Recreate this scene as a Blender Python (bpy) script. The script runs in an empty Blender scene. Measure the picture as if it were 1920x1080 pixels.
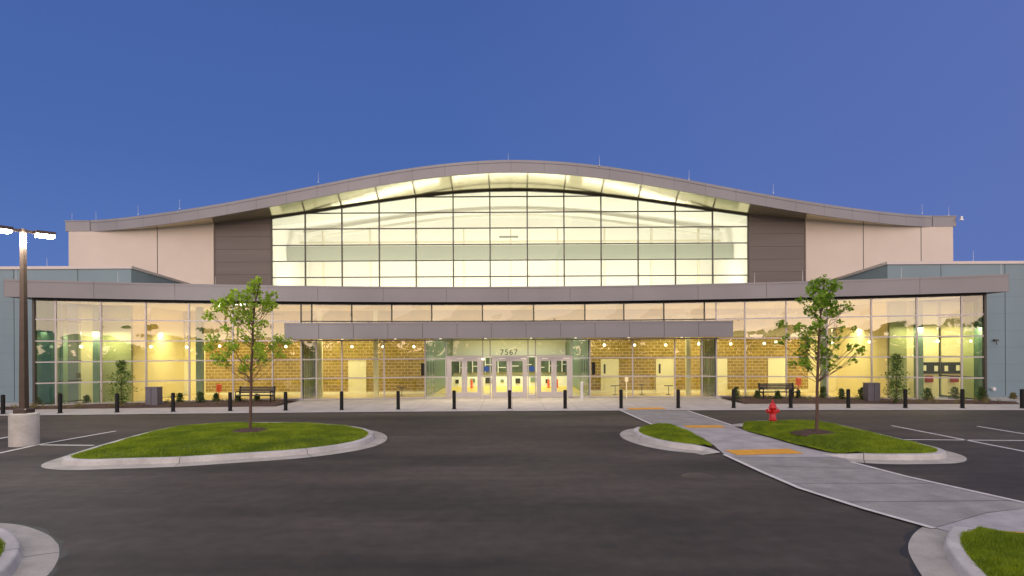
import bpy, bmesh, math, random
import numpy as np
from mathutils import Vector, Matrix
random.seed(7); rng = np.random.default_rng(11)
R = math.radians
F, PX, PY, CH, ROLL = 1100.0, 960.0, 655.0, 2.85, 0.0055

scene = bpy.context.scene
col = scene.collection
# ------------------------------------------------------------------ camera
cam = bpy.data.cameras.new('camera'); camo = bpy.data.objects.new('camera', cam); col.objects.link(camo)
cam.sensor_width = 36; cam.lens = F/1920*36; cam.shift_y = (PY-540)/1920; cam.clip_end = 2000
camo.location = (0, 0, CH); camo.rotation_euler = (R(90), ROLL, 0)
scene.camera = camo
# ------------------------------------------------------------------ world
SUN_EL, SUN_AZ = 3.0, 200.0            # the sun has just gone down behind the photographer
world = bpy.data.worlds.new('World'); scene.world = world; world.use_nodes = True
nt = world.node_tree; nt.nodes.clear()
def wn(t, **k):
    n = nt.nodes.new(t)
    for a, b in k.items(): setattr(n, a, b)
    return n
L = nt.links.new
out = wn('ShaderNodeOutputWorld'); tc = wn('ShaderNodeTexCoord'); sp = wn('ShaderNodeSeparateXYZ')
L(tc.outputs['Generated'], sp.inputs[0])
sky = wn('ShaderNodeTexSky', sky_type='NISHITA', sun_disc=False)
sky.sun_elevation = R(SUN_EL); sky.sun_rotation = R(180)
bgs = wn('ShaderNodeBackground'); bgs.inputs[1].default_value = 0.05; L(sky.outputs[0], bgs.inputs[0])
def ramp(vals, src):
    r = wn('ShaderNodeValToRGB'); e = r.color_ramp.elements
    while len(e) < len(vals): e.new(0.5)
    for i, (p, c) in enumerate(vals): e[i].position = p; e[i].color = (*c, 1)
    L(src, r.inputs[0]); return r
# blue dusk sky by height (all directions)
blue = ramp([(0.0, (.118,.215,.54)), (0.12, (.098,.190,.52)), (0.28, (.070,.150,.45)), (0.55, (.058,.122,.39)), (0.70, (.45,.42,.50)), (1.0, (1.20,1.08,1.04))], sp.outputs[2])
# lavender tint to the right of the picture
mr = wn('ShaderNodeMapRange'); mr.inputs[1].default_value = -0.1; mr.inputs[2].default_value = 0.9; L(sp.outputs[0], mr.inputs[0])
lav = wn('ShaderNodeMixRGB', blend_type='MIX'); L(mr.outputs[0], lav.inputs[0]); L(blue.outputs[0], lav.inputs[1]); lav.inputs[2].default_value = (.118,.178,.485,1)
# afterglow: strong near the horizon behind the camera (-Y)
glow_h = ramp([(0.0, (3.8,2.75,2.0)), (0.06, (3.4,2.65,2.05)), (0.16, (2.3,1.9,1.7)), (0.4, (1.7,1.5,1.5)), (0.8, (1.3,1.15,1.12)), (1.0, (1.20,1.08,1.04))], sp.outputs[2])
my = wn('ShaderNodeMapRange', interpolation_type='SMOOTHSTEP'); my.inputs[1].default_value = 0.05; my.inputs[2].default_value = -0.75; L(sp.outputs[1], my.inputs[0])
mix = wn('ShaderNodeMixRGB'); L(my.outputs[0], mix.inputs[0]); L(lav.outputs[0], mix.inputs[1]); L(glow_h.outputs[0], mix.inputs[2])
bgc = wn('ShaderNodeBackground'); L(mix.outputs[0], bgc.inputs[0]); bgc.inputs[1].default_value = 0.92
add = wn('ShaderNodeAddShader'); L(bgs.outputs[0], add.inputs[0]); L(bgc.outputs[0], add.inputs[1]); L(add.outputs[0], out.inputs[0])
bgs.inputs[1].default_value = 0.004
# soft afterglow lamp from behind the camera
sl = bpy.data.lights.new('sun', 'SUN'); sl.energy = 0.25; sl.angle = R(40); sl.color = (1,.80,.68)
so = bpy.data.objects.new('sun', sl); col.objects.link(so); so.rotation_euler = (R(72), 0, R(-14))
scene.view_settings.view_transform = 'Standard'; scene.view_settings.look = 'None'
scene.view_settings.exposure = 0.0; scene.view_settings.gamma = 1.0
scene.render.resolution_x = 1024; scene.render.resolution_y = 576
scene.cycles.max_bounces = 8; scene.cycles.transparent_max_bounces = 12
scene.cycles.sample_clamp_indirect = 4.0

# ------------------------------------------------------------------ helpers
def unroll(px, py):
    u, v = px-PX, PY-py
    return u*math.cos(ROLL)+v*math.sin(ROLL), -u*math.sin(ROLL)+v*math.cos(ROLL)
def P(px, py, Y):
    u, v = unroll(px, py); return Vector((u/F*Y, Y, CH+v/F*Y))
def G(px, py, z=0.0):
    u, v = unroll(px, py); Y = (CH-z)*F/(-v); return Vector((u/F*Y, Y, z))
def tag(o, label=None, cat=None, group=None, kind=None):
    if label: o['label'] = label
    if cat: o['category'] = cat
    if group: o['group'] = group
    if kind: o['kind'] = kind
    return o
def empty(name, loc=(0,0,0), rz=0, **k):
    o = bpy.data.objects.new(name, None); col.objects.link(o); o.location = loc; o.rotation_euler = (0,0,rz)
    o.empty_display_size = 0.2
    return tag(o, **k)
class MB:
    def __init__(s): s.v = []; s.f = []; s.sm = []
    def add(s, vs, fs, smooth=False):
        n = len(s.v); s.v += [tuple(v) for v in vs]; s.f += [tuple(i+n for i in f) for f in fs]; s.sm += [smooth]*len(fs); return s
    def box(s, x0,x1,y0,y1,z0,z1):
        return s.add([(x0,y0,z0),(x1,y0,z0),(x1,y1,z0),(x0,y1,z0),(x0,y0,z1),(x1,y0,z1),(x1,y1,z1),(x0,y1,z1)],
                     [(0,3,2,1),(4,5,6,7),(0,1,5,4),(1,2,6,5),(2,3,7,6),(3,0,4,7)])
    def cbox(s, x0,x1,y0,y1,z0,z1,b=.01):      # box with chamfered vertical+top edges
        vs=[]; 
        for z,i in ((z0,0),(z1-b,0),(z1,b)):
            for (x,y) in ((x0+b+i,y0+i),(x1-b-i,y0+i),(x1-i,y0+b+i),(x1-i,y1-b-i),(x1-b-i,y1-i),(x0+b+i,y1-i),(x0+i,y1-b-i),(x0+i,y0+b+i)): vs.append((x,y,z))
        fs=[tuple(range(7,-1,-1)), tuple(range(16,24))]
        for k in (0,8):
            for j in range(8): fs.append((k+j,k+(j+1)%8,k+8+(j+1)%8,k+8+j))
        return s.add(vs,fs)
    def beam(s, a, b, w, d, z0=None, z1=None):  # bar between plan points a,b ; w across, from z0 to z1
        a=Vector(a); b=Vector(b); t=(b-a); t.z=0; t.normalize(); n=Vector((-t.y,t.x,0))*(w/2)
        if z0 is None: z0=a.z; z1=a.z+d
        vs=[(p.x+m.x,p.y+m.y,z) for z in (z0,z1) for (p,m) in ((a,-n),(b,-n),(b,n),(a,n))]
        return s.add(vs,[(0,3,2,1),(4,5,6,7),(0,1,5,4),(1,2,6,5),(2,3,7,6),(3,0,4,7)])
    def bar3(s, a, b, w, h):                    # rectangular bar along any 3D line
        a=Vector(a); b=Vector(b); t=(b-a).normalized(); up=Vector((0,0,1)) if abs(t.z)<.9 else Vector((0,1,0))
        n=t.cross(up).normalized()*(w/2); m=n.cross(t).normalized()*(h/2)
        vs=[tuple(p+q) for p in (a,b) for q in (-n-m,n-m,n+m,-n+m)]
        return s.add(vs,[(0,1,2,3),(7,6,5,4),(0,4,5,1),(1,5,6,2),(2,6,7,3),(3,7,4,0)])
    def tube(s, a, b, r0, r1=None, n=10, cap=True):
        r1 = r0 if r1 is None else r1
        a=Vector(a); b=Vector(b); t=(b-a).normalized(); up=Vector((0,0,1)) if abs(t.z)<.9 else Vector((1,0,0))
        x=t.cross(up).normalized(); y=t.cross(x)
        vs=[tuple(p+(x*math.cos(q)+y*math.sin(q))*r) for p,r in ((a,r0),(b,r1)) for q in (2*math.pi*i/n for i in range(n))]
        s.add(vs,[(i,n+i,n+(i+1)%n,(i+1)%n) for i in range(n)],True)
        if cap: s.add([vs[i] for i in range(n)],[tuple(range(n))]); s.add([vs[n+i] for i in range(n)],[tuple(range(n-1,-1,-1))])
        return s
    def lathe(s, prof, n=20, c=(0,0,0), smooth=True):
        vs=[(c[0]+r*math.cos(2*math.pi*i/n), c[1]+r*math.sin(2*math.pi*i/n), c[2]+z) for r,z in prof for i in range(n)]
        fs=[(k*n+i,k*n+(i+1)%n,(k+1)*n+(i+1)%n,(k+1)*n+i) for k in range(len(prof)-1) for i in range(n)]
        s.add(vs,fs,smooth)
        return s
    def prism(s, poly, z0, z1):
        n=len(poly); vs=[(p[0],p[1],z) for z in (z0,z1) for p in poly]
        return s.add(vs,[tuple(range(n-1,-1,-1)),tuple(range(n,2*n))]+[(i,(i+1)%n,n+(i+1)%n,n+i) for i in range(n)])
    def quad(s, a,b,c,d): return s.add([a,b,c,d],[(0,1,2,3)])
    def build(s, name, mat, parent=None, **k):
        me = bpy.data.meshes.new(name); me.from_pydata(s.v, [], s.f); me.materials.append(mat)
        me.polygons.foreach_set('use_smooth', s.sm); me.update()
        o = bpy.data.objects.new(name, me); col.objects.link(o)
        if parent: o.parent = parent
        return tag(o, **k)
def copy_tree(o, parent=None):
    c = o.copy(); col.objects.link(c); c.parent = parent
    for ch in o.children: copy_tree(ch, c)
    return c

# ------------------------------------------------------------------ materials
def mat(name, base, rough=.6, metal=0., noise=None, bump=None, spec=.5, emit=None, coat=0):
    m = bpy.data.materials.new(name); m.use_nodes = True; t = m.node_tree; b = t.nodes['Principled BSDF']
    b.inputs['Base Color'].default_value = (*base,1); b.inputs['Roughness'].default_value = rough; b.inputs['Metallic'].default_value = metal
    b.inputs['Specular IOR Level'].default_value = spec
    if coat: b.inputs['Coat Weight'].default_value = coat
    if emit: b.inputs['Emission Color'].default_value = (*emit[0],1); b.inputs['Emission Strength'].default_value = emit[1]
    tc = t.nodes.new('ShaderNodeTexCoord')
    if noise:                                   # (scale, amount[, stretch xyz])
        mp = t.nodes.new('ShaderNodeMapping'); t.links.new(tc.outputs['Object'], mp.inputs[0])
        if len(noise) > 2: mp.inputs['Scale'].default_value = noise[2]
        n = t.nodes.new('ShaderNodeTexNoise'); n.inputs['Scale'].default_value = noise[0]; n.inputs['Detail'].default_value = 6
        t.links.new(mp.outputs[0], n.inputs['Vector'])
        cr = t.nodes.new('ShaderNodeMapRange'); cr.inputs[1].default_value=.25; cr.inputs[2].default_value=.75
        cr.inputs[3].default_value = 1-noise[1]; cr.inputs[4].default_value = 1+noise[1]; t.links.new(n.outputs[0], cr.inputs[0])
        mx = t.nodes.new('ShaderNodeVectorMath'); mx.operation='SCALE'; mx.inputs[0].default_value = base; t.links.new(cr.outputs[0], mx.inputs['Scale'])
        t.links.new(mx.outputs[0], b.inputs['Base Color'])
    if bump:
        n2 = t.nodes.new('ShaderNodeTexNoise'); n2.inputs['Scale'].default_value = bump[0]; n2.inputs['Detail'].default_value=4
        t.links.new(tc.outputs['Object'], n2.inputs['Vector'])
        bp = t.nodes.new('ShaderNodeBump'); bp.inputs['Strength'].default_value = bump[1]; bp.inputs['Distance'].default_value = bump[2] if len(bump)>2 else .02
        t.links.new(n2.outputs[0], bp.inputs['Height']); t.links.new(bp.outputs[0], b.inputs['Normal'])
    return m
M = {}
M['fascia'] = mat('fascia metal', (.212,.208,.232), .42, .40, (.35,.10,(1,1,1)))
M['cream'] = mat('cream panel', (.60,.515,.45), .5, 0, (.5,.05))
M['dark'] = mat('dark panel', (.125,.105,.105), .45, .2, (.6,.10,(.2,.2,4)))
M['teal'] = mat('teal panel', (.160,.235,.290), .38, .15, (.35,.12,(1,1,.4)))
M['joint'] = mat('joint', (.03,.03,.03), .8)
M['cap'] = mat('coping', (.52,.47,.47), .4, .3)
M['alu'] = mat('aluminium frame', (.42,.395,.42), .38, .6, (1.5,.08))
M['darkalu'] = mat('dark frame', (.07,.065,.06), .4, .5)
M['soffit'] = mat('soffit metal', (.66,.60,.40), .16, .9, (.9,.06), (.7,.2,.05))
M['black'] = mat('black paint', (.006,.006,.007), .6, 0, None, None, .25)
M['bronze'] = mat('bronze paint', (.075,.052,.042), .35, .3, (4,.2))
M['yellow_wall'] = mat('painted wall', (.86,.74,.40), .6, 0, (.8,.04))
M['pale_door'] = mat('pale door', (.90,.82,.55), .45)
M['floor_in'] = mat('lobby floor', (.70,.55,.28), .25)
M['white_in'] = mat('white interior', (.85,.86,.80), .5)
M['rib'] = mat('cream rib', (.80,.80,.70), .5)
M['upper'] = mat('dimmed beige bulkhead', (.48,.42,.28), .7, 0, (.5,.1))  # wall top coloured darker so the upper panes look dimmer
M['ceil'] = mat('lobby ceiling', (.70,.63,.46), .7)
M['green_in'] = mat('green interior', (.18,.26,.20), .4)
M['beam_in'] = mat('beam grey green', (.30,.36,.29), .6)
M['greenglass'] = mat('green glass panel', (.045,.10,.075), .2, 0, None, None, .3)
M['seat_green'] = mat('deep green', (.08,.12,.07), .6, 0, (2,.5))
M['dullred'] = mat('dull red box', (.30,.03,.02), .5)
M['red'] = mat('red paint', (.55,.008,.012), .35, 0, (6,.15), None, .5, None, .3)
M['orange'] = mat('orange paint', (.75,.10,.03), .5)
M['bark'] = mat('bark', (.105,.06,.045), .9, 0, (25,.35), (60,.5,.01))
M['mulch'] = mat('mulch', (.085,.048,.040), .95, 0, (14,.6), (40,1,.05))
M['soil'] = mat('soil under grass', (.045,.085,.010), .95, 0, (3,.35), (30,.8,.03))
M['bin'] = mat('bin panel', (.115,.105,.13), .5, .1, (3,.12))
M['bench'] = mat('bench slats', (.022,.022,.032), .45, .2)
M['post'] = mat('pale post', (.62,.62,.66), .35, .3)
M['paint_white'] = mat('road paint', (.62,.60,.60), .6, 0, (6,.18))
M['paint_yellow'] = mat('warning yellow', (.70,.34,.025), .6, 0, (5,.15), (90,.6,.01))
M['iron'] = mat('cast iron', (.075,.06,.05), .6, .3, (12,.3), (60,.6,.01))
M['lamp'] = mat('lamp lens', (1,1,1), .3, 0, emit=((1,1,.90), 60))
M['globe'] = mat('lit globe', (1,1,1), .3, 0, emit=((1,.90,.62), 3.5))
M['spot'] = mat('downlight lens', (1,1,1), .3, 0, emit=((1,.86,.58), 1.6))
M['number'] = mat('number vinyl', (.03,.04,.03), .4)
M['blue'] = mat('blue disc', (.01,.06,.28), .4)
M['poster'] = mat('dark board', (.02,.025,.02), .4)

def glassmat(name, tint, base, gain, wob, wscale=(1,1,1), flat=0.0):
    m = bpy.data.materials.new(name); m.use_nodes = True; t = m.node_tree; t.nodes.clear(); l = t.links.new
    o = t.nodes.new('ShaderNodeOutputMaterial'); mx = t.nodes.new('ShaderNodeMixShader')
    tr = t.nodes.new('ShaderNodeBsdfTransparent'); tr.inputs[0].default_value = (*tint,1)
    gl = t.nodes.new('ShaderNodeBsdfGlossy'); gl.inputs['Roughness'].default_value = 0.01; gl.inputs[0].default_value=(1,.98,.95,1)
    fr = t.nodes.new('ShaderNodeFresnel'); fr.inputs[0].default_value = 1.5
    ma = t.nodes.new('ShaderNodeMath'); ma.operation='MULTIPLY_ADD'; ma.inputs[1].default_value = gain; ma.inputs[2].default_value = base; ma.use_clamp=True
    l(fr.outputs[0], ma.inputs[0]); l(ma.outputs[0], mx.inputs[0]); l(tr.outputs[0], mx.inputs[1]); l(gl.outputs[0], mx.inputs[2]); l(mx.outputs[0], o.inputs[0])
    if wob:
        tc = t.nodes.new('ShaderNodeTexCoord'); mp = t.nodes.new('ShaderNodeMapping'); mp.inputs['Scale'].default_value = wscale
        n = t.nodes.new('ShaderNodeTexNoise'); n.inputs['Scale'].default_value = 1; n.inputs['Detail'].default_value = 1
        bp = t.nodes.new('ShaderNodeBump'); bp.inputs['Strength'].default_value = 1; bp.inputs['Distance'].default_value = wob
        l(tc.outputs['Object'], mp.inputs[0]); l(mp.outputs[0], n.inputs['Vector']); l(n.outputs[0], bp.inputs['Height']); l(bp.outputs[0], gl.inputs['Normal'])
    return m
M['glass'] = glassmat('lobby glass', (.86,.95,.88), .10, 1.3, .014, (.55,.55,.9))
M['hallglass'] = glassmat('hall glass', (.96,.97,.91), .03, 1.0, .004, (.8,.8,.8))
M['endglass'] = glassmat('tinted glass', (.45,.62,.52), .06, 1.3, .004)

def brickmat(name, c1, c2, mortar, bw, bh, axes='xz', ms=.02, rough=.7):
    m = bpy.data.materials.new(name); m.use_nodes = True; t = m.node_tree; b = t.nodes['Principled BSDF']; l = t.links.new
    tc = t.nodes.new('ShaderNodeTexCoord'); s = t.nodes.new('ShaderNodeSeparateXYZ'); c = t.nodes.new('ShaderNodeCombineXYZ')
    l(tc.outputs['Object'], s.inputs[0]); l(s.outputs['XYZ'.index(axes[0].upper())], c.inputs[0]); l(s.outputs['XYZ'.index(axes[1].upper())], c.inputs[1])
    br = t.nodes.new('ShaderNodeTexBrick'); l(c.outputs[0], br.inputs['Vector']); br.inputs['Scale'].default_value=1
    br.inputs['Color1'].default_value=(*c1,1); br.inputs['Color2'].default_value=(*c2,1); br.inputs['Mortar'].default_value=(*mortar,1)
    br.inputs['Mortar Size'].default_value=ms; br.inputs['Brick Width'].default_value=bw; br.inputs['Row Height'].default_value=bh
    if axes == 'xy': br.offset = 0
    n = t.nodes.new('ShaderNodeTexNoise'); n.inputs['Scale'].default_value = 1.3; n.inputs['Detail'].default_value=8; l(tc.outputs['Object'], n.inputs['Vector'])
    mr = t.nodes.new('ShaderNodeMapRange'); mr.inputs[1].default_value=.3; mr.inputs[2].default_value=.7; mr.inputs[3].default_value=.86; mr.inputs[4].default_value=1.12; l(n.outputs[0], mr.inputs[0])
    v = t.nodes.new('ShaderNodeVectorMath'); v.operation='SCALE'; l(br.outputs[0], v.inputs[0]); l(mr.outputs[0], v.inputs['Scale']); l(v.outputs[0], b.inputs['Base Color'])
    b.inputs['Roughness'].default_value = rough
    return m
M['cmu'] = brickmat('gold block wall', (.37,.24,.055), (.28,.175,.03), (.58,.43,.16), .41, .205)
M['sidewalk'] = brickmat('sidewalk concrete', (.46,.43,.43), (.42,.395,.40), (.25,.23,.23), 1.55, 1.55, 'xy', .012, .8)
def concrete(name, c, joint=None):
    m = bpy.data.materials.new(name); m.use_nodes = True; t = m.node_tree; b = t.nodes['Principled BSDF']; l = t.links.new
    tc = t.nodes.new('ShaderNodeTexCoord'); b.inputs['Roughness'].default_value=.8
    n = t.nodes.new('ShaderNodeTexNoise'); n.inputs['Scale'].default_value=1.6; n.inputs['Detail'].default_value=9; n.inputs['Roughness'].default_value=.65; l(tc.outputs['Object'], n.inputs['Vector'])
    n3 = t.nodes.new('ShaderNodeTexNoise'); n3.inputs['Scale'].default_value=45; n3.inputs['Detail'].default_value=3; l(tc.outputs['Object'], n3.inputs['Vector'])
    r = t.nodes.new('ShaderNodeValToRGB'); r.color_ramp.elements[0].position=.28; r.color_ramp.elements[1].position=.68
    r.color_ramp.elements[0].color=(*[x*.66 for x in c],1); r.color_ramp.elements[1].color=(*[x*1.06 for x in c],1); l(n.outputs[0], r.inputs[0])
    mm = t.nodes.new('ShaderNodeMapRange'); mm.inputs[1].default_value=.3; mm.inputs[2].default_value=.7; mm.inputs[3].default_value=.9; mm.inputs[4].default_value=1.08; l(n3.outputs[0], mm.inputs[0])
    v = t.nodes.new('ShaderNodeVectorMath'); v.operation='SCALE'; l(r.outputs[0], v.inputs[0]); l(mm.outputs[0], v.inputs['Scale']); l(v.outputs[0], b.inputs['Base Color'])
    bp = t.nodes.new('ShaderNodeBump'); bp.inputs['Distance'].default_value=.006; l(n3.outputs[0], bp.inputs['Height']); l(bp.outputs[0], b.inputs['Normal'])
    return m
M['kerb'] = concrete('kerb concrete', (.55,.53,.525))
M['seal_shade'] = mat('asphalt seal', (.014,.012,.012), .6, 0, (4,.3))
M['gutter'] = concrete('gutter concrete', (.46,.435,.40))
M['walk'] = concrete('light walk concrete', (.44,.42,.44))
M['path'] = concrete('path concrete', (.32,.312,.308))
M['base'] = concrete('pole base concrete', (.52,.49,.46))
def asphalt():
    m = bpy.data.materials.new('asphalt'); m.use_nodes = True; t = m.node_tree; b = t.nodes['Principled BSDF']; l = t.links.new
    tc = t.nodes.new('ShaderNodeTexCoord'); b.inputs['Roughness'].default_value=.72; b.inputs['Specular IOR Level'].default_value=.35
    mp = t.nodes.new('ShaderNodeMapping'); mp.inputs['Scale'].default_value=(.09,.30,1); mp.inputs['Rotation'].default_value=(0,0,R(8)); l(tc.outputs['Object'], mp.inputs[0])
    n = t.nodes.new('ShaderNodeTexNoise'); n.inputs['Scale'].default_value=1; n.inputs['Detail'].default_value=7; n.inputs['Roughness'].default_value=.6; l(mp.outputs[0], n.inputs['Vector'])
    r = t.nodes.new('ShaderNodeValToRGB'); e = r.color_ramp.elements; e[0].position=.36; e[1].position=.66
    e[0].color=(.025,.0207,.0190,1); e[1].color=(.086,.071,.061,1); l(n.outputs[0], r.inputs[0])
    n2 = t.nodes.new('ShaderNodeTexNoise'); n2.inputs['Scale'].default_value=60; n2.inputs['Detail'].default_value=4; l(tc.outputs['Object'], n2.inputs['Vector'])
    n4 = t.nodes.new('ShaderNodeTexNoise'); n4.inputs['Scale'].default_value=3.0; n4.inputs['Detail'].default_value=8; l(tc.outputs['Object'], n4.inputs['Vector'])
    m5 = t.nodes.new('ShaderNodeMapping'); m5.inputs['Scale'].default_value=(.25,3.2,1); m5.inputs['Rotation'].default_value=(0,0,R(-6)); l(tc.outputs['Object'], m5.inputs[0])
    n5 = t.nodes.new('ShaderNodeTexNoise'); n5.inputs['Scale'].default_value=1; n5.inputs['Detail'].default_value=6; n5.inputs['Roughness'].default_value=.65; l(m5.outputs[0], n5.inputs['Vector'])
    r5 = t.nodes.new('ShaderNodeMapRange'); r5.inputs[1].default_value=.3; r5.inputs[2].default_value=.7; r5.inputs[3].default_value=.78; r5.inputs[4].default_value=1.22; l(n5.outputs[0], r5.inputs[0])
    a0 = t.nodes.new('ShaderNodeMath'); a0.operation='MULTIPLY'; l(n2.outputs[0], a0.inputs[0]); l(r5.outputs[0], a0.inputs[1])
    a = t.nodes.new('ShaderNodeMath'); a.operation='MULTIPLY'; l(a0.outputs[0], a.inputs[0]); l(n4.outputs[0], a.inputs[1])
    mm = t.nodes.new('ShaderNodeMapRange'); mm.inputs[1].default_value=.12; mm.inputs[2].default_value=.38; mm.inputs[3].default_value=.74; mm.inputs[4].default_value=1.26; l(a.outputs[0], mm.inputs[0])
    v = t.nodes.new('ShaderNodeVectorMath'); v.operation='SCALE'; l(r.outputs[0], v.inputs[0]); l(mm.outputs[0], v.inputs['Scale']); l(v.outputs[0], b.inputs['Base Color'])
    bp = t.nodes.new('ShaderNodeBump'); bp.inputs['Distance'].default_value=.01; bp.inputs['Strength'].default_value=.5; l(n2.outputs[0], bp.inputs['Height']); l(bp.outputs[0], b.inputs['Normal'])
    return m
M['asphalt'] = asphalt()
def leafmat(name, c1, c2, trans=.35, patch=0):
    m = bpy.data.materials.new(name); m.use_nodes = True; t = m.node_tree; b = t.nodes['Principled BSDF']; l = t.links.new
    g = t.nodes.new('ShaderNodeNewGeometry'); r = t.nodes.new('ShaderNodeValToRGB'); r.color_ramp.elements[0].color=(*c1,1); r.color_ramp.elements[1].color=(*c2,1)
    
    if patch:
        tc = t.nodes.new('ShaderNodeTexCoord'); n = t.nodes.new('ShaderNodeTexNoise'); n.inputs['Scale'].default_value = 1.1; n.inputs['Detail'].default_value = 5; n.inputs['Roughness'].default_value=.7; l(tc.outputs['Object'], n.inputs['Vector'])
        a = t.nodes.new('ShaderNodeMath'); a.operation='MULTIPLY_ADD'; a.inputs[1].default_value = 3.0; a.inputs[2].default_value = -1.35; l(n.outputs[0], a.inputs[0])
        b2 = t.nodes.new('ShaderNodeMath'); b2.operation='MULTIPLY_ADD'; b2.inputs[1].default_value = .6; l(g.outputs['Random Per Island'], b2.inputs[0]); l(a.outputs[0], b2.inputs[2]); l(b2.outputs[0], r.inputs[0])
    else: l(g.outputs['Random Per Island'], r.inputs[0])
    pass; l(r.outputs[0], b.inputs['Base Color']); b.inputs['Roughness'].default_value=.5
    o = t.nodes['Material Output']; mx = t.nodes.new('ShaderNodeMixShader'); mx.inputs[0].default_value=trans
    tl = t.nodes.new('ShaderNodeBsdfTranslucent'); l(r.outputs[0], tl.inputs[0]); l(b.outputs[0], mx.inputs[1]); l(tl.outputs[0], mx.inputs[2]); l(mx.outputs[0], o.inputs[0])
    return m
M['leaf_l'] = leafmat('light maple leaf', (.22,.38,.025), (.52,.70,.06), .5)
M['leaf_r'] = leafmat('maple leaf', (.11,.24,.014), (.33,.52,.035), .45)
M['leaf_d'] = leafmat('shrub leaf', (.02,.05,.012), (.07,.13,.02), .2)
M['leaf_s'] = leafmat('loose shrub leaf', (.035,.08,.015), (.15,.25,.03), .3)
M['grass'] = leafmat('grass blade', (.12,.20,.003), (.34,.44,.012), .3, 1)
M['grassd'] = leafmat('dry grass', (.12,.10,.03), (.25,.22,.08), .3)
M['wood'] = leafmat('far trees', (.008,.016,.006), (.02,.035,.010), .1)

# ------------------------------------------------------------------ ground
def cat_rom(pts, n=6, closed=False):
    pts = [Vector(p) for p in pts]; N = len(pts); outp = []
    rngi = range(N) if closed else range(N-1)
    for i in rngi:
        p0 = pts[(i-1)%N] if (closed or i>0) else pts[0]; p1 = pts[i]; p2 = pts[(i+1)%N]; p3 = pts[(i+2)%N] if (closed or i+2<N) else pts[-1]
        for k in range(n):
            t = k/n
            outp.append(.5*((2*p1)+(-p0+p2)*t+(2*p0-5*p1+4*p2-p3)*t*t+(-p0+3*p1-3*p2+p3)*t**3))
    if not closed: outp.append(pts[-1])
    return outp
def sheet(name, pts, z, m, **k):
    bm = bmesh.new(); vs = [bm.verts.new((p[0],p[1],z)) for p in pts]; f = bm.faces.new(vs)
    bm.normal_update()
    if f.normal.z < 0: bmesh.ops.reverse_faces(bm, faces=[f])
    bmesh.ops.triangulate(bm, faces=bm.faces[:])
    me = bpy.data.meshes.new(name); bm.to_mesh(me); bm.free(); me.materials.append(m)
    o = bpy.data.objects.new(name, me); col.objects.link(o); return tag(o, **k)
MB().add([(-400,-400,0),(400,-400,0),(400,400,0),(-400,400,0)],[(0,1,2,3)]).build('ground', M['asphalt'], kind='structure', label='dark smooth asphalt of the car park')
def curbY(x): return 27.1-0.85*(x/23.5)**2
def bollY(x): return 28.05-1.15*(x/23.5)**2
def glassY(x): return 34.3-.0079*x*x
def fasciaY(x): return 33.6-.0077*x*x
xs = [-70+2*i for i in range(71)]
side = [(x, curbY(max(-30,min(30,x)))) for x in xs]+[(70,36),(-70,36)]
sheet('sidewalk', side, .016, M['sidewalk'], kind='structure', label='pale concrete sidewalk along the building')
kb = MB()
for a, b in zip(side[:70], side[1:71]): kb.add([(a[0],a[1]-.16,.020),(b[0],b[1]-.16,.020),(b[0],b[1]+.02,.026),(a[0],a[1]+.02,.026)],[(0,1,2,3)])
kb.build('kerb_strip', M['kerb'], kind='structure', label='flush concrete kerb strip at the sidewalk edge')

# walkway
pp = [(1165,770),(1228,798),(1262,799),(1290,809),(1336,833),(1358,852),(1430,885),(1500,915),(1620,953),(1752,990),(1800,1004),(1822,994),(1925,1008),(2150,1045),(2150,1000),(1920,943),(1790,913),(1700,893),(1596,866),(1570,851),(1500,835),(1440,818),(1396,807),(1370,797.5),(1288,770)]
PW = [G(*p, .020) for p in pp]
sheet('path', PW, .020, M['path'], kind='structure', label='grey concrete walkway crossing the car park to the sidewalk')
for pts_,lab in (([(1228,798),(1262,799),(1290,809),(1336,833),(1358,852),(1364,856.5),(1470,857),(1540,857.5),(1575,859),(1570,851),(1500,835),(1440,818),(1396,807),(1372,797.5)],'pale concrete walk crossing the lawn islands'),
    ([(1754,989),(1800,1004),(1822,994),(1925,1008),(2150,1045),(2150,960),(1915,954),(1850,962),(1800,974)],'pale concrete landing at the bottom right')):
    sheet('walk', [G(*p, .024) for p in pts_], .024, M['walk'], kind='structure', label=lab)
jn = MB()
for a,b in (((1200,784),(1328,783)),((1262,800),(1384,802)),((1300,815),(1430,815)),((1330,829),(1476,828)),((1400,872),(1650,880)),((1478,906),(1760,906)),((1580,941),(1900,938)),((1363,856.5),(1572,858)),((1754,989),(1850,961)),((1850,961),(1915,954))):
    A = G(*a, .0262); C2 = G(*b, .0262); t = (C2-A).normalized(); nn = Vector((-t.y,t.x,0))*.008; jn.add([A-nn,C2-nn,C2+nn,A+nn],[(0,1,2,3)])
jn.build('walk_joint', mat('walk joint', (.10,.095,.10), .9), kind='structure', label='tooled joints across the walkway')
mk = MB()
def line(mk, a, b, w=.10, z=.029):
    a = G(*a, z); b = G(*b, z); t = (b-a).normalized(); n = Vector((-t.y,t.x,0))*w/2
    mk.add([a-n,b-n,b+n,a+n],[(0,1,2,3)])
for seg in (((1163,769),(1228,798)),((1358,852),(1430,885)),((1430,885),(1500,915)),((1500,915),(1620,953)),((1620,953),(1752,990)),
            ((1596,866),(1700,893)),((1700,893),(1790,913)),((1790,913),(1925,943)),((1290,770),(1372,797))): line(mk, *seg, w=.11)
mk.build('path_edge_marking', M['paint_white'], kind='structure', label='white painted lines along the walkway edges')
mk = MB()
for seg in (((-60,862),(75,833)),((75,833),(217,808)),((72,834),(176,835)),((-60,833),(22,818)),((1672,798),(1930,848)),((1690,824),(1930,826)),((1832,799),(1930,815))): line(mk, *seg, w=.12, z=.008)
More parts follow.
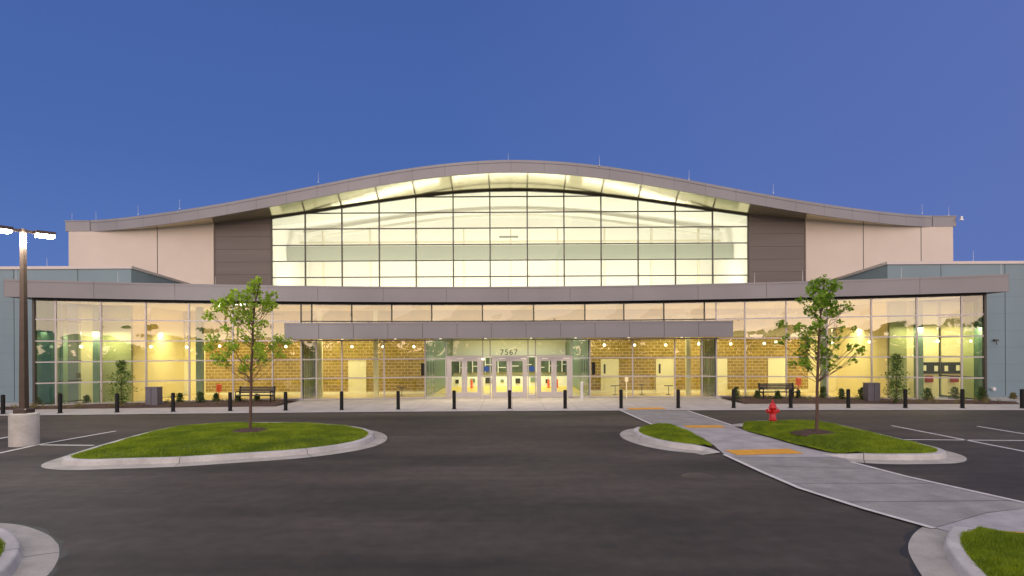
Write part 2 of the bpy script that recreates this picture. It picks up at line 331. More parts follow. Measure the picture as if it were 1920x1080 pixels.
mk.build('parking_marking', M['paint_white'], kind='structure', label='white painted parking bay lines')
def pad(a, b, d, z=.030):
    A = G(*a, z); B = G(*b, z); t = (B-A).normalized(); n = Vector((-t.y,t.x,0))
    m = MB(); m.prism([A,B,B+n*d,A+n*d], z, z+.006)
    for i in range(int((B-A).length/.12)):
        for j in range(int(d/.12)):
            c = A+t*(.06+.12*i)+n*(.06+.12*j); m.lathe([(.022,.006),(.012,.011),(0,.011)], 6, (c.x,c.y,z))
    return m
for (a,b,d,lab) in (((1382,853),(1507,850),.72,'yellow tactile warning pad beside the right lawn island'),((1290,802),(1362,801.5),.6,'yellow tactile pad behind the small lawn wedge'),
                    ((1183,768),(1250,767),.75,'yellow tactile pad at the sidewalk edge between two bollards'),((1882,1006),(2030,1016),.30,'yellow tactile pad at the right edge of the picture')):
    pad(a,b,d).build('tactile_pad', M['paint_yellow'], kind='structure', label=lab)
mh = G(1310,893)
MB().lathe([(0,.012),(.30,.012),(.31,.006),(.36,.006),(.37,.001)][::-1], 28, (mh.x,mh.y,0)).build('manhole_cover', M['iron'], label='round iron manhole cover flush in the asphalt left of the walkway', cat='manhole cover')

# islands
def kerb(pts, name, lab, closed=True, side=1, flare=(0,0), sec=None, c=None):
    if c is not None:
        i = len(pts)//2; t = pts[i+1]-pts[i-1]; side = 1 if Vector((t.y,-t.x,0)).dot(pts[i]-c) > 0 else -1
    sec = sec or [(-.02,.10),(-.02,.150),(.0,.155),(.13,.155),(.155,.147),(.17,.125),(.20,.022),(.55,.010),(.60,.004),(.60,-.02)]
    n = len(pts); V = []; 
    for i, p in enumerate(pts):
        a = pts[(i-1)%n] if (closed or i>0) else pts[i]; b = pts[(i+1)%n] if (closed or i<n-1) else pts[i]
        t = (b-a); t.z = 0; t.normalize(); nn = Vector((t.y,-t.x,0))*side
        k = 1.0
        if flare[0] and not closed: k = min(k, i/flare[0])
        if flare[1] and not closed: k = min(k, (n-1-i)/flare[1])
        for (o, z) in sec: V.append((p.x+nn.x*o, p.y+nn.y*o, .026+(z-.026)*max(k,0) if z>.026 else z))
    m = MB(); S = len(sec)
    fs = []
    for i in range(n if closed else n-1):
        j = (i+1)%n
        for s in range(S-1):
            q = (i*S+s, i*S+s+1, j*S+s+1, j*S+s); fs.append(q if side>0 else q[::-1])
    m.add(V, fs, False); KS = S-4
    top = [f for f in range(len(fs)) if f%(S-1) < KS]; low = [f for f in range(len(fs)) if f%(S-1) >= KS]
    o = None
    for nm, sel, mt, lb in ((name, top, 'kerb', lab), ('gutter', low, 'gutter', lab.replace('concrete kerb','concrete gutter')+', flat outer strip')):
        q = MB(); q.v = m.v; q.f = [m.f[i] for i in sel]; q.sm = [False]*len(q.f); o2 = q.build(nm, M[mt], kind='structure', label=lb); o = o or o2
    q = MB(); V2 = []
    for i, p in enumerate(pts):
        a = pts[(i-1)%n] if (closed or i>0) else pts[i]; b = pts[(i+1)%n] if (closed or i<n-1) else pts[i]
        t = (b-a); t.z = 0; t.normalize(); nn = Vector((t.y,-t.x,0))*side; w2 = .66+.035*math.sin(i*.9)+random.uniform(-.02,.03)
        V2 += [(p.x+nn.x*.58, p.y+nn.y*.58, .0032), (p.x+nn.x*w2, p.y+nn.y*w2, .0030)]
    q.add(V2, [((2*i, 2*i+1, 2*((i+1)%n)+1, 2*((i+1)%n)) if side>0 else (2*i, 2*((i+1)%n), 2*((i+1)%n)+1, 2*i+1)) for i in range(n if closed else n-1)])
    q.build('asphalt_seal_shade', M['seal_shade'], kind='structure', label='dark sealed asphalt edge with painted shade, '+lab)  # dark strip: sealed edge with the kerb's contact shadow painted in
    # control joints
    jm = MB(); acc = 0
    for i in range(1, n):
        acc += (pts[i]-pts[i-1]).length
        if acc > 2.9:
            acc = 0; a = pts[i-1]; b = pts[i]; t = (b-a).normalized(); nn = Vector((t.y,-t.x,0))*side
            for (o1,z1),(o2,z2) in zip(sec[2:-2], sec[3:-1]):
                A = a+nn*o1; B = a+nn*o2; jm.add([(A.x,A.y,z1+.002),(B.x,B.y,z2+.002),(B.x+t.x*.014,B.y+t.y*.014,z2+.002),(A.x+t.x*.014,A.y+t.y*.014,z1+.002)],[(0,1,2,3)])
    if jm.v: jm.build('kerb_joint', M['joint'], kind='structure', label='dark control joints in the kerb')
    return o
def blades(name, tri_pts, count, h, w, m, **k):
    A = np.array(tri_pts)                       # T,3,3
    ar = .5*np.linalg.norm(np.cross(A[:,1]-A[:,0], A[:,2]-A[:,0]), axis=1); idx = rng.choice(len(A), count, p=ar/ar.sum())
    u = rng.random(count); v = rng.random(count); f = u+v>1; u[f]=1-u[f]; v[f]=1-v[f]
    P0 = A[idx,0]+(A[idx,1]-A[idx,0])*u[:,None]+(A[idx,2]-A[idx,0])*v[:,None]
    # patchy height
    ph = .75+.35*np.sin(P0[:,0]*2.1+np.sin(P0[:,1]*1.7)*2)*np.sin(P0[:,1]*2.9+1.3)
    hh = h*(.5+.9*rng.random(count))*ph; ang = rng.random(count)*6.283; lean = rng.normal(0,.35,(count,2))*hh[:,None]
    d = np.stack([np.cos(ang),np.sin(ang),0*ang],1)*w*(.6+.8*rng.random(count))[:,None]
    top = P0+np.stack([lean[:,0],lean[:,1],hh],1)
    V = np.stack([P0-d,P0+d,top],1).reshape(-1,3)
    me = bpy.data.meshes.new(name); me.vertices.add(3*count); me.vertices.foreach_set('co', V.ravel())
    me.loops.add(3*count); me.loops.foreach_set('vertex_index', np.arange(3*count)); me.polygons.add(count)
    me.polygons.foreach_set('loop_start', np.arange(0,3*count,3)); me.update(calc_edges=True); me.materials.append(m)
    o = bpy.data.objects.new(name, me); col.objects.link(o); return tag(o, **k)
def pdist(x, y):
    best = 9
    for a, b in zip(PW, PW[1:]+PW[:1]):
        dx, dy = b.x-a.x, b.y-a.y; t = max(0, min(1, ((x-a.x)*dx+(y-a.y)*dy)/(dx*dx+dy*dy+1e-9)))
        best = min(best, math.hypot(x-a.x-dx*t, y-a.y-dy*t))
    return best
def lawn(pts, center, hgt, name, lab, count, bh=.05, bw=.006, z0=.145):
    c = Vector(center); N = len(pts); K = 7; V = []; Fc = []; T = []
    for k in range(K):
        s = 1-k/K; z = z0+hgt*(1-s**2)
        for p in pts:
            X_, Y_ = c.x+(p.x-c.x)*s, c.y+(p.y-c.y)*s; V.append((X_, Y_, min(z, .035+max(0,pdist(X_,Y_)-.05)*.35)))
    V.append((c.x,c.y,z0+hgt))
    for k in range(K-1):
        for i in range(N): a,b,d,e = k*N+i,k*N+(i+1)%N,(k+1)*N+(i+1)%N,(k+1)*N+i; Fc.append((a,b,d,e)); T += [[V[a],V[b],V[d]],[V[a],V[d],V[e]]]
    for i in range(N): a,b = (K-1)*N+i,(K-1)*N+(i+1)%N; Fc.append((a,b,K*N)); T.append([V[a],V[b],V[K*N]])
    m = MB(); m.add(V, Fc, True); m.build('lawn_soil', M['soil'], kind='structure', label='earth under the '+lab)
    blades(name, T, count, bh, bw, M['grass'], kind='stuff', label=lab, cat='grass')
def Gs(l, z=.15, n=9, closed=True): return cat_rom([G(p[0], p[1], p[2] if len(p)>2 else z) for p in l], n, closed)
li = Gs([(133,857),(160,846),(220,828),(290,809),(350,798),(430,793.5),(500,792.5),(570,794),(630,797.5),(672,803),(690,811),(682,821),(645,831),(560,842),(440,850),(340,856),(240,859),(165,861)])
# orientation: make CCW
def ccw(p):
    a = sum(p[i].x*p[(i+1)%len(p)].y-p[(i+1)%len(p)].x*p[i].y for i in range(len(p))); return p if a>0 else p[::-1]
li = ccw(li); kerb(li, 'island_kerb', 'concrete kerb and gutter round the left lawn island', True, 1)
T1 = G(470,806,.30); lawn(li, (T1.x,T1.y-.6,0), .13, 'island_grass', 'mown green grass on the teardrop left island', 110000, .055, .007)
si = Gs([(1197,806),(1206,800),(1232,798,.08),(1257,798.5,.045),(1288,808.5,.04),(1314,821,.04),(1335,833,.05),(1322,834.5,.13),(1280,831),(1238,824),(1206,814)])
si = ccw(si); c = sum((p for p in si), Vector())/len(si); lawn(si, (c.x,c.y,0), .03, 'wedge_grass', 'small wedge of green grass left of the walkway', 22000, .055, .007)
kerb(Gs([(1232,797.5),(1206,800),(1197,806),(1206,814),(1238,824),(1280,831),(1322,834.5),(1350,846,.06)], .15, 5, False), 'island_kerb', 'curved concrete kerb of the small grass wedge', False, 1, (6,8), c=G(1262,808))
bi = Gs([(1394,798,.06),(1410,791.5,.12),(1450,789.5),(1500,789),(1545,792),(1600,804),(1660,818),(1715,831),(1750,840),(1758,846),(1745,849.5),(1700,850.5),(1640,850.5),(1590,849.5,.08),(1545,846,.045),(1500,836,.04),(1440,819,.04),(1398,807,.04)])
bi = ccw(bi); T2 = G(1530,809,.28); lawn(bi, (T2.x,T2.y-.3,0), .12, 'island_grass', 'mown green grass on the right island behind the walkway', 80000, .055, .007)
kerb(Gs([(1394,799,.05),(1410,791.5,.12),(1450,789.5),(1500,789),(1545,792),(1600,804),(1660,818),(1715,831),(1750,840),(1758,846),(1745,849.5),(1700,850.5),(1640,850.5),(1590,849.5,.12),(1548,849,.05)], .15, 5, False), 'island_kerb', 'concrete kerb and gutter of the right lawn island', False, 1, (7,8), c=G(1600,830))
br_k = [(1835,989,.06),(1812,995,.12),(1802,1008),(1804,1026),(1822,1050),(1850,1080),(1900,1125),(1990,1190)]
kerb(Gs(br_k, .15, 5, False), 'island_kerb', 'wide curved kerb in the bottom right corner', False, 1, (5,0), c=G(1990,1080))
bl = [G(p[0],p[1],p[2] if len(p)>2 else .15) for p in br_k]+[G(2250,1190,.15),G(2250,1060,.05),G(1925,1012,.04)]
bl = ccw(cat_rom(bl[:8],4)+bl[8:]); c = G(1960,1080,.15); lawn(bl, (c.x,c.y,0), .06, 'corner_grass', 'tufty green grass in the bottom right corner', 90000, .065, .0045)
lk = [(-160,985),(-60,985),(-10,1000),(6,1016),(8,1026),(0,1046),(-30,1075),(-110,1110)]
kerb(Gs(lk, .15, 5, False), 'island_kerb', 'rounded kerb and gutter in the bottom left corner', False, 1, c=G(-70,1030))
lc = ccw(Gs(lk, .15, 5, False)); c = G(-70,1030,.15); lawn(lc, (c.x,c.y,0), .04, 'corner_grass', 'sliver of green grass in the bottom left corner', 14000, .05, .005)

# planting beds in front of the glass
def bedpoly(x0, x1, f0, f1):
    xx = [x0+(x1-x0)*i/16 for i in range(17)]
    return [(x, bollY(x)+f0) for x in xx]+[(x, glassY(x)-.02) for x in xx[::-1]]
def bed(x0, x1, f, lab):
    p = bedpoly(x0,x1,f,0); bm = MB(); n = 17
    V=[]; 
    for i in range(n):
        a = p[i]; b = p[2*n-1-i]
        for k in range(9):
            t = k/8; V.append((a[0]+(b[0]-a[0])*t, a[1]+(b[1]-a[1])*t, .022+.10*math.sin(min(t*3,1)*math.pi/2)+random.uniform(-.02,.02)*(0<k)))
    bm.add(V,[(i*9+k,(i+1)*9+k,(i+1)*9+k+1,i*9+k+1) for i in range(n-1) for k in range(8)],True)
    bm.build('mulch_bed', M['mulch'], kind='structure', label=lab)
bed(-25.4,-12.0,2.0,'brown mulch bed under the left glass front'); bed(11.75,24.9,2.0,'brown mulch bed under the right glass front')

# ------------------------------------------------------------------ the building
B = empty('arena_building', (0,36,0), label='long arena building with arched roof, glowing glass hall and curved glass lobby', cat='building')
def part(m, name, mt, parent=B, **k):
    o = m.build(name, mt, None, **k)
    o.parent = parent
    if parent is B: o.matrix_parent_inverse = Matrix.Translation((0,-36,0))
    return o
YH = 44.0
SX = [(508,407),(572,396.8),(641,388),(711,377),(780,366.5),(850,359.7),(919,356.3),(989,356),(1058,358.6),(1127,363),(1197,372.5),(1267,383),(1337,393),(1405,402)]
samp = []
for (x,y) in SX: p = P(x,y,YH); samp.append((abs(p.x-.0),p.z))
samp.sort(); 
# even curve: fit polynomial in x^2 to samples and end heights
sx = np.array([s[0] for s in samp]+[22.4,22.4,26.5,31.4,31.4]); sz = np.array([s[1] for s in samp]+[12.36,12.36,12.02,11.86,11.86])
co = np.polyfit(sx**2, sz, 4)
def HX(x):
    x = min(abs(x), 31.6); return float(np.polyval(co, x*x))
def YF(x): return YH-max(.12, 4.3*(1-min(1,abs(x)/31.8)**1.6))
XS = [-31.5+63*i/90 for i in range(91)]
# hall front walls
def wallseg(x0, x1, z0, y, th, n=10):
    m = MB(); xx = [x0+(x1-x0)*i/n for i in range(n+1)]
    for a,b in zip(xx, xx[1:]):
        za, zb = HX(a)+.05, HX(b)+.05
        m.add([(a,y,z0),(b,y,z0),(b,y,zb),(a,y,za),(a,y+th,z0),(b,y+th,z0),(b,y+th,zb),(a,y+th,za)],[(0,1,2,3),(5,4,7,6)])
    m.add([(x0,y,z0),(x0,y+th,z0),(x0,y+th,HX(x0)),(x0,y,HX(x0))],[(0,3,2,1)]); m.add([(x1,y,z0),(x1,y+th,z0),(x1,y+th,HX(x1)),(x1,y,HX(x1))],[(0,1,2,3)])
    return m
WL, WR = P(507.5,500,YH).x, P(1405,500,YH).x
DL, DR = P(402,500,YH).x, P(1510,500,YH).x
CL, CR = P(131,480,YH).x, P(1785,480,YH).x
part(wallseg(CL, DL, 0, YH-.12, 30), 'wall', M['cream'], label='cream panel wall left of the arched window')
part(wallseg(DR, CR, 0, YH-.12, 30), 'wall', M['cream'], label='cream panel wall right of the arched window')
part(wallseg(DL, WL, 0, YH, .4), 'wall', M['dark'], label='dark grey panel wall left of the arched window')
part(wallseg(WR, DR, 0, YH, .4), 'wall', M['dark'], label='dark grey panel wall right of the arched window')
sm = MB()
for px in (297,1617,1725):
    x = P(px,480,YH).x; part(MB().box(x-.025,x+.025,YH-.124,YH-.10,6,HX(x)), 'wall_joint', M['joint'])
for x0,x1 in ((DL,WL),(WR,DR)):
    for k in range(6): z = 7.6+.95*k; part(MB().box(x0+.02,x1-.02,YH-.004,YH+.05,z,z+.02), 'wall_joint', M['joint'])
# arched roof: soffit, fascia panels, top
m = MB()
for a,b in zip(XS, XS[1:]):
    m.add([(a,YF(a)+.03,HX(a)),(b,YF(b)+.03,HX(b)),(b,YH+.3,HX(b)),(a,YH+.3,HX(a))],[(0,3,2,1)], True)
part(m, 'soffit', M['soffit'])
m = MB(); FH = .80
for a,b in zip(XS, XS[1:]):
    m.add([(a,YF(a)+.05,HX(a)+.02),(b,YF(b)+.05,HX(b)+.02),(b,YF(b)+.05,HX(b)+FH-.02),(a,YF(a)+.05,HX(a)+FH-.02)],[(0,1,2,3)])
part(m, 'fascia_backing', M['joint'])
m = MB(); m.add([(x,YF(x)+.02,HX(x)+FH) for x in XS]+[(x,100,HX(x)+FH) for x in XS],[(i,i+1,92+i,91+i) for i in range(90)],True)
part(m, 'roof', M['cap'])
m = MB(); NP = 28; GAP=.013
for k in range(NP):
    a0 = -31.5+63*k/NP+GAP/2; b0 = -31.5+63*(k+1)/NP-GAP/2
    for j in range(4):
        a = a0+(b0-a0)*j/4; b = a0+(b0-a0)*(j+1)/4
        for (d0,d1,o0,o1) in ((-.02,FH*.78,0,0),(FH*.78,FH*.80,0,-.03),(FH*.80,FH+.02,-.03,-.03)):
            m.add([(a,YF(a)+o0,HX(a)+d0),(b,YF(b)+o0,HX(b)+d0),(b,YF(b)+o1,HX(b)+d1),(a,YF(a)+o1,HX(a)+d1)],[(0,1,2,3)])
        m.add([(a,YF(a)-.03,HX(a)+FH+.02),(b,YF(b)-.03,HX(b)+FH+.02),(b,YF(b)+.3,HX(b)+FH+.03),(a,YF(a)+.3,HX(a)+FH+.03)],[(0,1,2,3)])
        m.add([(a,YF(a),HX(a)-.02),(b,YF(b),HX(b)-.02),(b,YF(b)+.12,HX(b)-.02),(a,YF(a)+.12,HX(a)-.02)],[(0,3,2,1)])
part(m, 'fascia', M['fascia'])
# flat parapet ends
for sgn,(xa,xb) in ((-1,(CL-.2,-31.5)),(1,(31.5,CR+.2))):
    z0 = 11.86
    m = MB(); m.box(xa,xb,YH-.16,YH+.1,z0,z0+.72); m.box(xa-.06 if sgn<0 else xa,xb+.06 if sgn>0 else xb,YH-.19,YH+.1,z0+.722,z0+.80); m.box(min(xa,xb) if sgn>0 else xa, xb, YH+.1, 99, z0,z0+.7)
    part(m, 'parapet', M['fascia'])
x = CR+.42
m = MB(); m.box(CR+.27,CR+.50,YH-.5,YH-.3,12.25,12.32); m.tube((x,YH-.4,12.25),(x,YH-.4,12.55),.10,.10)
part(m, 'roof_camera', M['post'])
# hall window bays
WX = [P(px,500,YH).x for px in (507.5,572,641,711,780,850,919,989,1058,1127.5,1197,1267,1337,1405)]
rows = [7.0,8.33,9.55,10.75,11.97,13.15,14.33]
for i in range(13):
    a, b = WX[i], WX[i+1]; m = MB(); w = .045; ya, yb = YH+.02, YH+.16; Ha, Hb = HX(a), HX(b)
    if i < 12: m.box(b-w,b+w,ya,yb,6.6,Hb)
    else: m.box(b-.10,b,ya,yb,6.6,Hb)
    if i == 0: m.box(a,a+.10,ya,yb,6.6,Ha)
    for z in rows:
        xa_, xb_ = a+w, b-w
        if z > min(Ha,Hb)-.06:
            if z > max(Ha,Hb)-.06: continue
            t = (z-Ha)/(Hb-Ha)
            xc = a+(b-a)*t
            if Hb > Ha: xa_ = max(xa_, xc)
            else: xb_ = min(xb_, xc)
        if xb_-xa_ > .1: m.box(xa_,xb_,ya+.012,yb-.012,z-.038,z+.038)
    m.bar3((a+w,YH+.09,Ha-.05),(b-w,YH+.09,Hb-.05),.18,.14)
    wnd = part(m, 'window', M['darkalu'])
    g = MB(); g.quad((a,YH+.09,6.6),(b,YH+.09,6.6),(b,YH+.09,Hb),(a,YH+.09,Ha))
    part(g, 'pane', M['hallglass'], wnd)
# hall interior
m = MB(); YB = 53.0
m.box(WL-2,WR+2,YB,YB+.2,6,16); part(m, 'hall_back_wall', M['white_in'])
for xa in (WL-.4,WR+.2): part(MB().box(xa,xa+.2,YH+.45,YB,6,13.2), 'hall_side_wall', M['white_in'])
m = MB(); m.add([(x,YH+.2,HX(x)-.02) for x in XS[14:77]]+[(x,YB,HX(x)-.02) for x in XS[14:77]],[(i,63+i,64+i,i+1) for i in range(62)],True); part(m, 'hall_ceiling', M['white_in'])
m = MB(); m.box(WL-.2,WR+.2,YH+.3,YB,6.45,6.5); part(m, 'hall_floor', M['white_in'])
m = MB(); m.box(WL-.15,WR+.15,47.6,47.9,10.15,11.3); part(m, 'balcony_beam', M['beam_in'])
m = MB(); m.box(WL,WR,50.0,50.12,11.95,12.12); 
for k in range(9): xk = WL+2+4*k; m.box(xk-.06,xk+.06,49.9,50.2,6.5,13.2)
part(m, 'hall_truss', mat('pale truss', (.60,.58,.44), .6))
for yk in (49.2,51.6):
    m = MB(); ii = XS[20:71]
    for a,b in zip(ii,ii[1:]): m.add([(a,yk,HX(a)-.25),(b,yk,HX(b)-.25),(b,yk,HX(b)-.03),(a,yk,HX(a)-.03),(a,yk+.14,HX(a)-.25),(b,yk+.14,HX(b)-.25)],[(0,1,2,3),(0,4,5,1)])
    part(m,'hall_roof_rib', M['rib'])
m = MB(); m.box(-1.0,.55,47.9,48.2,12.0,12.12); part(m, 'hall_duct', M['green_in'])
# hall lights (the hall's own lamps, out of sight below the sill and above the arch)
def area(name, loc, rot, sx_, sy_, e, c=(1,.96,.86)):
    l = bpy.data.lights.new(name, 'AREA'); l.shape='RECTANGLE'; l.size=sx_; l.size_y=sy_; l.energy=e; l.color=c
    o = bpy.data.objects.new(name, l); col.objects.link(o); o.location=loc; o.rotation_euler=rot; return o
for k in range(3):
    area('hall_lamp', (-12+12*k, 46.2, 6.7), (R(180-40),0,0), 11.5, 1.2, 600, (1,.94,.81))
    area('hall_lamp', (-10+10*k, 48.5, 12.2), (R(-35),0,0), 9.0, .5, 150, (1,.97,.88))
area('soffit_lamp', (0, 43.1, 6.75), (R(172),0,0), WR-WL-1, .25, 230, (1,.90,.56))

# ---- teal wings
ZW = 7.5
for s,(xi,xo,lab) in ((-1,(-21.4,-72,'left')),(1,(21.15,72,'right'))):
    m = MB(); xf = xi+s*1.9
    poly = [(xo,33),(xi,33),(xf,YH-.15),(xf,60),(xo,60)]
    if s > 0: poly = poly[::-1]
    m.prism(poly, 0, ZW); part(m, 'wing', M['teal'], label='teal metal clad wing on the '+lab)
    m = MB(); d=.08
    q = [(xo,33-d),(xi-s*d,33-d),(xf-s*d,YH-.13),(xf+s*.5,YH-.13),(xi+s*.4,33.4),(xo,33.4)]
    if s > 0: q = q[::-1]
    m.prism(q, ZW+.002, ZW+.16); part(m, 'coping', M['cap'])
    m = MB()
    for k in range(12):
        xk = xi+s*(3.0+3.6*k); m.box(xk-.012,xk+.012,32.992,33.02,.1,ZW)
    part(m, 'wing_joint', M['joint'])
    m = MB()
    for k in range(7): z = .9+.95*k; m.box(min(xi,xo),max(xi,xo),32.994,33.01,z,z+.012)
    part(m, 'wing_seam', mat('seam', (.10,.15,.17), .5))
def gxx(px):
    x = 0
    for _ in range(20): x = (px-960)/F*glassY(x)
    return x
# ---- curved lobby fascia
XL, XR = -24.95, 24.55
def curve_panels(m, n, x0, x1, fy, z0, z1, gap=.012, lip=.03):
    for k in range(n):
        a = x0+(x1-x0)*k/n+gap/2; b = x0+(x1-x0)*(k+1)/n-gap/2
        for j in range(3):
            p = a+(b-a)*j/3; q = a+(b-a)*(j+1)/3
            m.add([(p,fy(p),z0),(q,fy(q),z0),(q,fy(q),z1-.10),(p,fy(p),z1-.10)],[(0,1,2,3)])
            m.add([(p,fy(p)-lip,z1-.10),(q,fy(q)-lip,z1-.10),(q,fy(q)-lip,z1),(p,fy(p)-lip,z1)],[(0,1,2,3)])
            m.add([(p,fy(p),z1-.10),(q,fy(q),z1-.10),(q,fy(q)-lip,z1-.10),(p,fy(p)-lip,z1-.10)],[(3,2,1,0)])
            m.add([(p,fy(p)-lip,z1),(q,fy(q)-lip,z1),(q,fy(q)+.4,z1),(p,fy(p)+.4,z1)],[(0,1,2,3)])
Z0, Z1 = 5.57, 6.44
m = MB(); curve_panels(m, 14, XL, XR, fasciaY, Z0, Z1)
for x,s in ((XL,-1),(XR,1)):
    y = fasciaY(x); m.add([(x,y,Z0),(x,33,Z0),(x,33,Z1),(x,y,Z1)],[(0,1,2,3) if s>0 else (0,3,2,1)])
part(m, 'fascia', M['fascia'])
cx = [XL+(XR-XL)*i/40 for i in range(41)]
m = MB()
for z,fl in ((Z1-.04,0),(Z0+.03,1)):
    for a,b in zip(cx,cx[1:]):
        ya,yb = fasciaY(a)+.04, fasciaY(b)+.04; ym = YH if (abs(a)<21.3 and abs(b)<21.3) else 33.05
        q=[(a,ya,z),(b,yb,z),(b,ym,z),(a,ym,z)]; m.add(q,[(3,2,1,0) if fl else (0,1,2,3)])
part(m, 'lobby_roof', M['darkalu'])
m = MB()
xx = [gxx(65)+(gxx(1846)-gxx(65))*i/40 for i in range(41)]
for a,b in zip(xx,xx[1:]): m.beam((a,glassY(a)-.10,0),(b,glassY(b)-.10,0),.10,0,5.46,5.598)
part(m, 'head_trim', M['joint'])
# ---- glass bays
def gx(px):
    x = 0
    for _ in range(20): x = (px-960)/F*glassY(x)
    return x
ZR = [.14,1.26,2.33,3.40,4.50,5.56]
def bay(xa, xb, z0, z1, zs, mt='alu', w=.035, lastv=False, glass='glass', ya=None, yb=None, vm=True):
    A = Vector((xa, glassY(xa) if ya is None else ya, 0)); Bv = Vector((xb, glassY(xb) if yb is None else yb, 0)); t = (Bv-A).normalized(); n = Vector((t.y,-t.x,0))
    m = MB()
    if vm: m.beam(A-t*w, A+t*w, .14, 0, z0, z1)
    if lastv: m.beam(Bv-t*w, Bv+t*w, .14, 0, z0, z1)
    for z in zs: m.beam(A+t*w, Bv-t*w, .11, 0, z-.032, z+.032)
    o = part(m, 'window', M[mt]); g = MB()
    dn = n*random.uniform(-.02,.02)*0
    g.quad((A.x,A.y,z0),(Bv.x,Bv.y,z0),(Bv.x,Bv.y,z1),(A.x,A.y,z1)); part(g, 'pane', M[glass], o)
LPX = [65,105,190,274,355,437,511,565]; RPX = [1343,1397,1474,1551,1634,1719,1803,1846]
for a,b in zip(LPX,LPX[1:]):
    bay(gx(a), gx(b), .1, 5.57, ZR, glass='endglass' if a==65 else 'glass')
for i,(a,b) in enumerate(zip(RPX,RPX[1:])):
    bay(gx(a), gx(b), .1, 5.57, ZR, lastv=(i==6), glass='endglass' if b==1846 else 'glass')
U = [565,585,660,735,810,905,1001,1097,1170,1245,1321,1343]
for a,b in zip(U,U[1:]): bay(gx(a), gx(b), 3.45, 5.57, [4.5,5.53], mt='darkalu')
LW = [565,593,641,720,797,836]; RW = [1072,1106,1186,1265,1316,1343]
for a,b in list(zip(LW,LW[1:]))+list(zip(RW,RW[1:])): bay(gx(a), gx(b), .03, 3.44, [.07,1.26,2.33,3.41], lastv=(b in (836,1343)))
# end returns
for px,xw in ((65,-24.4),(1846,24.0)):
    xg = gx(px); m = MB(); y0 = glassY(xg)
    for z in ZR: m.box(xg-.05,xg+.05,y0+.08,32.95,z-.03,z+.03)
    m.box(xg-.06,xg+.06,y0-.08,y0+.08,0,5.57)
    o = part(m, 'window', M['darkalu']); g = MB(); g.quad((xg,y0+.08,.1),(xg,32.98,.1),(xg,32.98,5.57),(xg,y0+.08,5.57)); part(g,'pane',M['endglass'],o)
# sill
m = MB()
xx = [gx(65)+(gx(565)-gx(65))*i/12 for i in range(13)]
for a,b in zip(xx,xx[1:]): m.beam((a,glassY(a)-.02,0),(b,glassY(b)-.02,0),.22,0,0,.10)
part(m, 'sill', M['kerb']); m = MB()
xx = [gx(1343)+(gx(1846)-gx(1343))*i/12 for i in range(13)]
for a,b in zip(xx,xx[1:]): m.beam((a,glassY(a)-.02,0),(b,glassY(b)-.02,0),.22,0,0,.10)
part(m, 'sill', M['kerb'])
# ---- entrance canopy
cxl, cxr, cy = P(533,620,31.2).x, P(1375,620,31.2).x, 31.2
m = MB(); CZ0, CZ1 = 3.45, 4.32; NPN = 13
for k in range(NPN):
    a = cxl+(cxr-cxl)*k/NPN+.01; b = cxl+(cxr-cxl)*(k+1)/NPN-.01
    m.box(a,b,cy,cy+.03,CZ0,CZ1-.10); m.box(a,b,cy-.03,cy+.03,CZ1-.098,CZ1)
for x0,x1 in ((cxl,cxl+.03),(cxr-.03,cxr)): m.box(x0,x1,cy+.032,33.0,CZ0,CZ1)
part(m, 'canopy', M['fascia'])
m = MB(); m.box(cxl+.04,cxr-.04,cy+.05,33.2,CZ0+.03,CZ1-.03); 
xs2 = [cxl+.06+(cxr-cxl-.12)*i/12 for i in range(13)]
for a,b in zip(xs2,xs2[1:]): m.prism([(a,33.2),(b,33.2),(b,max(33.21,glassY(b)-.08)),(a,max(33.21,glassY(a)-.08))],CZ0+.03,CZ1-.03)
part(m, 'canopy_deck', M['darkalu'])
for k,px in enumerate((640,740,825,910,996,1080,1180,1280)):
    x = P(px,636,32.2).x; m = MB(); m.lathe([(0,-.006),(.05,-.006),(.06,.0),(.06,.03)], 14, (x,32.4,CZ0+.0)); part(m, 'downlight', M['spot'])
    sp_ = bpy.data.lights.new('downlight_lamp','SPOT'); sp_.energy = 210 if 2<=k<=5 else 60; sp_.spot_size=R(120); sp_.color=(1,.84,.55); sp_.shadow_soft_size=.07
    o = bpy.data.objects.new('downlight_lamp', sp_); col.objects.link(o); o.location=(x,32.4,CZ0-.03)
# ---- doors
def xd(px): return (px-960)/F*34.05
YD = 34.1
def dframe(m, a, b, z0, z1, w): m.box(a,a+w,YD-.05,YD+.05,z0,z1); m.box(b-w,b,YD-.05,YD+.05,z0,z1); m.box(a+w,b-w,YD-.05,YD+.05,z1-w,z1)
DP = [(838,903),(922,988),(1006,1071)]
m = MB()
for a,b in DP: dframe(m, xd(a)-.0, xd(b), .03, 2.42, .10)
for px in (836,905,919,990,1004,1072): x = xd(px); m.box(x-.03,x+.03,YD-.062,YD+.062,.03,3.44)
m.box(xd(836)+.03,xd(1072)-.03,YD-.058,YD+.058,2.425,2.49); m.box(xd(836)+.03,xd(1072)-.03,YD-.05,YD+.05,3.38,3.44)
for a,b in ((905,919),(990,1004)):
    m.box(xd(a)+.03,xd(b)-.03,YD-.05,YD+.05,.03,.22); m.box(xd(a)+.03,xd(b)-.03,YD-.05,YD+.05,1.22,1.27)
part(m, 'entrance_frame', M['alu'])
g = MB()
g.quad((xd(836),YD,2.49),(xd(1072),YD,2.49),(xd(1072),YD,3.38),(xd(836),YD,3.38))
for a,b in ((905,919),(990,1004)): g.quad((xd(a),YD,.1),(xd(b),YD,.1),(xd(b),YD,2.42),(xd(a),YD,2.42))
part(g, 'transom_glass', M['hallglass'])
